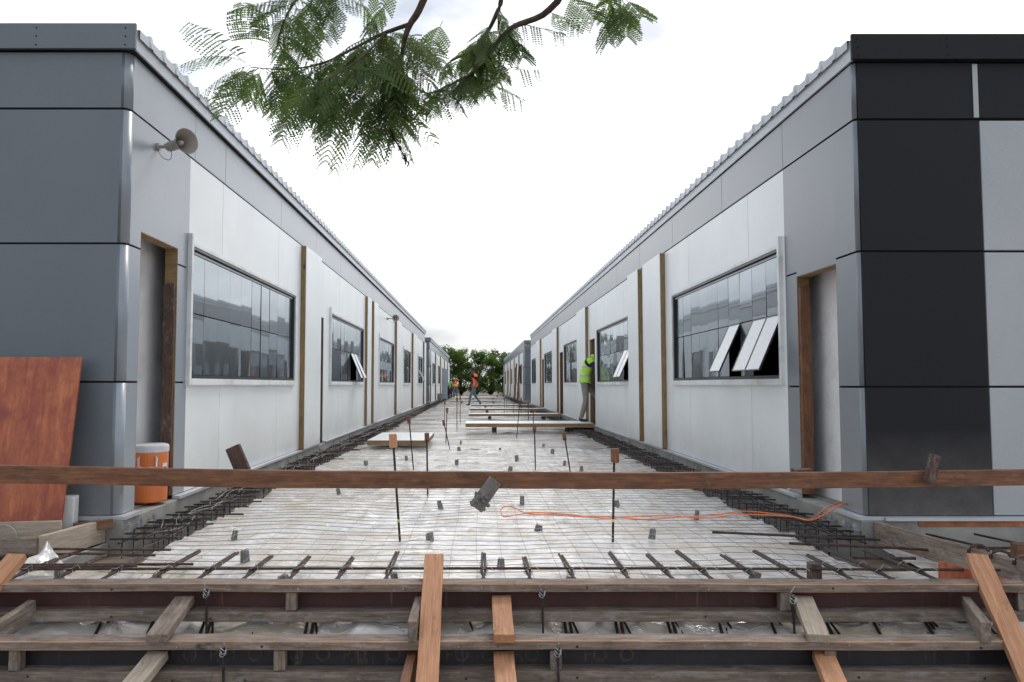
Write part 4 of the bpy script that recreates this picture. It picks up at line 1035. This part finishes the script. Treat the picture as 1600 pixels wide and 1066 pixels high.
stand = dict(pelvis=(0,0,.95), waist=(0,0,1.10), chest=(0,.01,1.32), neckbase=(0,.01,1.47), neck=(0,.02,1.53), jaw=(0,.045,1.585), head=(0,.04,1.655), crown=(0,.03,1.71),
    shL=(-.20,.01,1.42), elL=(-.27,-.02,1.14), wrL=(-.24,.14,.98), hdL=(-.22,.2,.95), shR=(.20,.01,1.42), elR=(.29,-.02,1.16), wrR=(.26,.12,.98), hdR=(.24,.18,.95),
    hipL=(-.09,0,.88), knL=(-.12,.03,.50), anL=(-.13,-.01,.10), heelL=(-.13,-.03,.05), toeL=(-.14,.13,.04),
    hipR=(.09,0,.88), knR=(.11,.03,.50), anR=(.12,-.01,.10), heelR=(.12,-.03,.05), toeR=(.13,.13,.04), face=(0,1,-.3))
person((-1.72,62,.0), R(8), stand, dict(legs='denim', shirt='shirt_navy'), 'far worker seen from behind in orange vest with yellow stripes and blue jeans', vest='vest_orange_yellow', hat='denim')
bend = dict(pelvis=(0,-.12,.88), waist=(0,-.02,1.0), chest=(0,.16,1.16), neckbase=(0,.27,1.24), neck=(0,.32,1.27), jaw=(0,.37,1.29), head=(0,.41,1.34), crown=(0,.42,1.39),
    shL=(-.19,.19,1.20), elL=(-.23,.32,.95), wrL=(-.19,.45,.76), hdL=(-.18,.49,.70), shR=(.19,.19,1.20), elR=(.23,.30,.95), wrR=(.19,.42,.75), hdR=(.18,.46,.68),
    hipL=(-.09,-.12,.82), knL=(-.13,.1,.48), anL=(-.13,-.04,.10), heelL=(-.13,-.06,.05), toeL=(-.14,.11,.04),
    hipR=(.09,-.12,.82), knR=(.12,.1,.48), anR=(.12,-.04,.10), heelR=(.12,-.06,.05), toeR=(.13,.11,.04), face=(0,.8,-.6))
person((-2.25,61,.0), R(-60), bend, dict(legs='shirt_black', shirt='shirt_green'), 'far worker in a bright green shirt bending beside the grey door leaf', scale=1.0)
person((-1.98,63.5,.0), R(200), stand, dict(legs='shirt_navy', shirt='shirt_navy'), 'far worker in dark clothes standing behind the one in the orange and yellow vest')

# ------------------------------------------------------------------ overhanging tree with fern-like leaves
def px(u, v, Y): return Vector(((u-745)*Y/1200, Y, 1.05+(601-v)*Y/1200))
tree = empty('tree', (2.3,-2.6,-.98), 'flame tree reaching in from above with dark twigs and drooping feathery leaves', 'tree')
tr = MB(); 
tr.tube(smooth_path([(2.3,-2.6,-1.0),(2.35,-2.5,.8),(2.1,-2.2,2.4),(1.7,-1.2,3.6),(1.3,.6,4.3),(1.0,2.6,4.7)]), [.24-.0045*i for i in range(31)], 'bark', 12)
tr.build('trunk', tree, smooth=True)
BR = [  # limb paths
 ([Vector((1.0,2.6,4.7)), px(905,-95,4.8), px(862,0,5.3), px(802,30,5.4), px(770,65,5.45), px(750,97,5.5), px(715,117,5.5), px(683,133,5.55)], .030),
 ([px(905,-95,4.8), px(800,-40,5.3), px(780,0,5.4), px(765,32,5.45), px(745,58,5.5), px(728,72,5.5), px(702,86,5.6)], .022),
 ([Vector((1.0,2.6,4.7)), px(760,-190,4.4), px(680,-60,5.1), px(652,2,5.3), px(638,25,5.35), px(629,50,5.4), px(625,75,5.45), px(612,100,5.5), px(596,122,5.5), px(570,138,5.5)], .034),
 ([px(636,25,5.35), px(600,38,5.5), px(575,50,5.6), px(545,66,5.6), px(505,86,5.6), px(465,96,5.6), px(425,98,5.6), px(385,95,5.6)], .016),
 ([px(680,-60,5.1), px(580,-70,5.3), px(480,-40,5.5), px(440,10,5.6), px(425,60,5.6)], .02),
 ([px(596,122,5.5), px(604,150,5.5), px(615,190,5.5)], .010),
 ([px(905,-95,4.8), px(940,-40,5.2), px(965,-15,5.4), px(985,12,5.4)], .018),
 ([px(600,38,5.5), px(560,80,5.3), px(500,120,5.2), px(470,135,5.2)], .010),
]
nodes = []
lb = MB()
for P, r0 in BR:
    sp = smooth_path(P, 5); lb.tube(sp, [max(.004, r0*(1-.82*i/len(sp))) for i in range(len(sp))], 'bark', 8)
lb.build('limbs', tree, smooth=True)
lf = MB(); lf.mi('fern_leaf'); LV, LF = [], []
pw = MB()
def frond(base, tip, droop, dens=1.0, npn=14, plen=.125, nrm=None):
    base, tip = Vector(base), Vector(tip); L = (tip-base).length
    ctrl = (base+tip)/2+Vector((0,0,droop))
    pts = [(base*(1-t)**2+ctrl*2*t*(1-t)+tip*t*t) for t in [i/12 for i in range(13)]]
    pw.tube(pts, [.003-.00017*i for i in range(13)], 'fern_leaf', 3, False)
    n0 = nrm or Vector((rnd(-.5,.5), rnd(-.9,-.2), rnd(.2,1))).normalized()
    for k in range(npn):
        t = .12+.88*(k+.5)/npn; p = base*(1-t)**2+ctrl*2*t*(1-t)+tip*t*t
        d = ((ctrl-base)*(1-t)+(tip-ctrl)*t).normalized(); sdv = d.cross(n0).normalized(); nn = sdv.cross(d)
        pl_ = plen*(1-.55*abs(t-.45)**1.3)*(1 if t < .85 else .7)
        for q in (-1, 1):
            if random.random() > dens: continue
            pd = (d*.38+sdv*q*.9+nn*rnd(-.1,.1)+Vector((0,0,-.35))).normalized()
            m = 9; prev = p; W = .0090
            for j in range(m):
                if random.random() < .04: continue
                tt = (j+.6)/m; c = p+pd*pl_*tt+Vector((0,0,-.028*tt*tt))
                wv = nn.cross(pd).normalized(); w_ = W*(1.05-.55*abs(tt-.5)*1.2)
                st = pl_/m*.62
                for z in (-1, 1):
                    o_ = len(LV); e = c+wv*z*w_+pd*st*.8+nn*rnd(-.002,.002)
                    LV.extend([c-pd*st*.8, c+pd*st*.8, e+pd*st*.6, e-pd*st*.6]); LF.append((o_, o_+1, o_+2, o_+3))
def F(u0, v0, u1, v1, Y=5.5, droop=.04, dens=1.0, plen=.155, n=16): frond(px(u0,v0,Y), px(u1,v1,Y+rnd(-.15,.15)), droop, dens, n, plen)
# leaves that can be told apart in the outline
for a in ((375,88,280,22,5.6,.03,.9),(385,58,372,-12,5.6,.0,1),(368,84,272,92,5.6,.10,1),(385,92,303,142,5.6,.09,1),(395,98,338,176,5.6,.08,.9),(400,100,385,150,5.6,.03,1),
          (445,110,425,172,5.5,.02,1),(470,118,435,215,5.5,.05,1),(500,110,490,212,5.5,.05,1),(540,120,505,250,5.5,.06,1),(565,130,520,262,5.5,.05,.9),(585,135,555,255,5.5,.04,.95),
          (600,140,578,245,5.5,.03,.95),(610,130,635,200,5.5,.02,.9),(470,96,455,190,5.4,.05,1),(520,90,500,190,5.4,.04,1),(430,60,455,130,5.5,.03,1),(690,20,660,90,5.5,.02,.9),
          (683,133,655,170,5.5,.02,.7),(700,128,680,160,5.5,.02,.6),(720,118,735,130,5.5,.01,.9),(745,105,845,100,5.5,.03,.35),(745,112,820,152,5.5,.02,.45),(720,112,752,132,5.5,.01,.9),
          (800,22,885,42,5.4,.02,.75),(795,40,820,82,5.4,.02,.9),(860,5,910,28,5.4,.03,.9),(965,-10,955,55,5.4,.02,1),(975,-10,985,45,5.4,.02,1),(985,-15,1010,12,5.4,.01,.9),(890,-20,935,18,5.4,.02,.9),
          (450,-20,430,50,5.5,.02,1),(480,-20,470,60,5.5,.02,1),(520,-15,500,50,5.5,.02,1),(560,-10,590,42,5.5,.02,1),(600,-10,570,40,5.5,.02,1)): F(*a)
def along(P, t):
    s_ = smooth_path(P, 5); return s_[min(len(s_)-1, int(t*len(s_)))]
for bi, cnt, t0, L0 in ((2,34,.5,.46),(3,46,.05,.48),(0,20,.4,.28),(1,18,.3,.28),(4,28,.2,.44),(7,24,.1,.50),(5,9,.2,.42),(6,7,.1,.26)):
    for i in range(cnt):
        b = along(BR[bi][0], rnd(t0, .99)); ang_ = rnd(-2.5, -.5) if bi not in (4,) else rnd(-2.9, -.2)
        L = L0*rnd(.65,1.0); d = Vector((math.cos(ang_)*L, rnd(-.25,.25)*L*1.6, math.sin(ang_)*L*.9))
        frond(b, b+d, rnd(.02,.09), rnd(.7,1), 13, rnd(.09,.13))
lf.add(pw.v, pw.f, 'fern_leaf'); lf.add(LV, LF, 'fern_leaf'); lf.build('crown', tree)

pd = MB()
for k in range(90):
    t = rnd(0,1); c = px(604+33*t, 190+62*t, 5.45)+Vector((rnd(-.018,.018)*(1-t*.5), rnd(-.02,.02), rnd(-.02,.02))); pd.tube([c, c+Vector((rnd(-.02,.03), rnd(-.02,.02), -rnd(.01,.03)))], .003, 'pod_dark', 3)
pd.tube([px(600,150,5.45), px(608,200,5.45), px(637,252,5.45)], .004, 'pod_dark', 4)
pd.build('withered_strand', tree)

# ------------------------------------------------------------------ trees beyond
def bush_mesh(seed, h, w):
    rs = random.Random(seed); m = MB(); LVs = []; LFs = []
    cl = []
    for i in range(46):
        a = rs.uniform(0, 6.283); rr = w*(rs.random()**.6)*.5; z = h*(.12+.88*rs.random()**.8)*(1-.35*(rr/(w*.5))**2)
        cl.append((Vector((rr*math.cos(a), rr*math.sin(a), z)), rs.uniform(.3,.62)*w*.22))
    for c, r in cl:
        for j in range(150):
            d = Vector((rs.gauss(0,1), rs.gauss(0,1), rs.gauss(0,.8))); d = d.normalized()*r*(rs.random()**.4)
            p = c+d
            if p.z < .05: continue
            u = Vector((rs.gauss(0,1), rs.gauss(0,1), rs.gauss(0,.6))).normalized(); v = u.orthogonal().normalized(); s_ = rs.uniform(.05,.13)
            o_ = len(LVs); LVs += [p-u*s_, p+v*s_*.45, p+u*s_, p-v*s_*.45]; LFs.append((o_,o_+1,o_+2,o_+3))
    for i in range(10):   # loose shoots above the outline
        a = rs.uniform(0, 6.283); b = Vector((w*.3*math.cos(a), w*.3*math.sin(a), h*.85)); t = b+Vector((rs.uniform(-.4,.4), 0, rs.uniform(.3,.8)))
        for j in range(30):
            p = b.lerp(t, rs.random())+Vector((rs.gauss(0,.1), rs.gauss(0,.1), rs.gauss(0,.08))); u = Vector((rs.gauss(0,1), rs.gauss(0,1), rs.gauss(0,1))).normalized(); v = u.orthogonal().normalized(); s_ = .08
            o_ = len(LVs); LVs += [p-u*s_, p+v*s_*.45, p+u*s_, p-v*s_*.45]; LFs.append((o_,o_+1,o_+2,o_+3))
    return m.add(LVs, LFs, 'bush_leaf'), cl
protos = []
for k in range(3):
    h, w = (4.6,4.6) if k == 0 else (4.0,4.4) if k == 1 else (5.0,3.8)
    m, cl = bush_mesh(20+k, h, w); t = MB()
    for c, r in cl[:16]: t.tube([(0,0,0), (c.x*.3, c.y*.3, c.z*.5), tuple(c)], [.09,.05,.02], 'bark', 5)
    protos.append((m, t))
spots = [(-5.6,82,0,1.1),(-3.4,80,1,1.12),(-1.7,84,2,.95),(.0,81,0,.98),(1.6,85,1,1.1),(2.9,82,2,.86),(4.6,80,0,.9),(-7.8,78,2,1.2),(7.4,84,1,1),(-10.5,86,0,1.15),(10.5,86,2,1),(-14,60,1,1.1),(14,66,0,1.05),(-13.5,40,2,1.1),(14,45,1,1.1)]
lab = ['low bushy tree just right of the far end of the left blocks','rounded tree showing above the second left block roof','tree right behind the far standing workers','tree behind the walking man, centre of the passage end',
       'tree right of the walking man at the passage end','shorter tree at the right of the passage end','tree partly behind the second right block','tall tree behind the second left block','tree behind the second right block, farther right',
       'tree well behind the left row','tree well behind the right row','tree beyond the left row seen past its roofs','tree beyond the right row seen past its roofs','nearer tree beyond the left row','nearer tree beyond the right row']
data = []
for i, (x, y, k, sc_) in enumerate(spots):
    rt = empty('tree', (x,y,-.98 if abs(x) > 8.9 else -.08), lab[i], 'tree', 'trees beyond the buildings', rot=(0,0,rnd(0,6.28))); rt.scale = (sc_*1.08,)*3
    if len(data) <= k and not any(d[0] == k for d in data): pass
    ex = [d for d in data if d[0] == k]
    if not ex:
        c = protos[k][0].build('crown', rt, world=False); t = protos[k][1].build('trunk', rt, world=False, smooth=True); data.append((k, c, t))
    else:
        for src in ex[0][1:]:
            c = src.copy(); COL.objects.link(c); c.parent = rt

# ------------------------------------------------------------------ light, sky, camera
w = bpy.data.worlds.new('World'); scn.world = w; w.use_nodes = True; nt = w.node_tree
bg = nt.nodes['Background']; sky = nt.nodes.new('ShaderNodeTexSky'); sky.sky_type = 'NISHITA'; sky.sun_disc = False
SE, SR = R(52), R(25)
sky.sun_elevation = SE; sky.sun_rotation = SR; sky.air_density = 1.0; sky.dust_density = 4.0
nt.links.new(sky.outputs[0], bg.inputs['Color']); bg.inputs['Strength'].default_value = .05
bg2 = nt.nodes.new('ShaderNodeBackground'); add = nt.nodes.new('ShaderNodeAddShader')
tc = nt.nodes.new('ShaderNodeTexCoord'); mp = nt.nodes.new('ShaderNodeMapping'); mp.inputs['Scale'].default_value = (1,1,2.6)
nt.links.new(tc.outputs['Generated'], mp.inputs[0]); no = nt.nodes.new('ShaderNodeTexNoise'); no.inputs['Scale'].default_value = 1.7; no.inputs['Detail'].default_value = 6
nt.links.new(mp.outputs[0], no.inputs['Vector'])
cr = nt.nodes.new('ShaderNodeValToRGB'); cr.color_ramp.elements[0].position = .46; cr.color_ramp.elements[0].color = (.20,.225,.26,1); cr.color_ramp.elements[1].position = .66; cr.color_ramp.elements[1].color = (1.0,1.0,1.0,1)
nt.links.new(no.outputs['Fac'], cr.inputs[0]); nt.links.new(cr.outputs[0], bg2.inputs['Color']); bg2.inputs['Strength'].default_value = 1.9
nt.links.new(bg.outputs[0], add.inputs[0]); nt.links.new(bg2.outputs[0], add.inputs[1]); nt.links.new(add.outputs[0], nt.nodes['World Output'].inputs[0])
sl = bpy.data.lights.new('Sun', 'SUN'); sl.energy = 1.2; sl.angle = R(14); sl.color = (1,.965,.92)
so = bpy.data.objects.new('Sun', sl); COL.objects.link(so)
dv = Vector((math.sin(SR)*math.cos(SE), math.cos(SR)*math.cos(SE), math.sin(SE)))
so.rotation_euler = dv.to_track_quat('Z','Y').to_euler(); so.location = dv*30
cam = bpy.data.cameras.new('Camera'); co = bpy.data.objects.new('Camera', cam); COL.objects.link(co); scn.camera = co
cam.sensor_width = 36; cam.lens = 27.0; cam.clip_end = 2000; cam.clip_start = .05
co.location = (0,0,1.05)
yaw = 0.0; cam.shift_x = 55/1600; pitch = math.atan(68/1200)
fwd = Vector((math.sin(yaw)*math.cos(pitch), math.cos(yaw)*math.cos(pitch), math.sin(pitch)))
co.rotation_euler = fwd.to_track_quat('-Z','Y').to_euler()
scn.view_settings.view_transform = 'Standard'; scn.view_settings.look = 'None'; scn.view_settings.exposure = 0
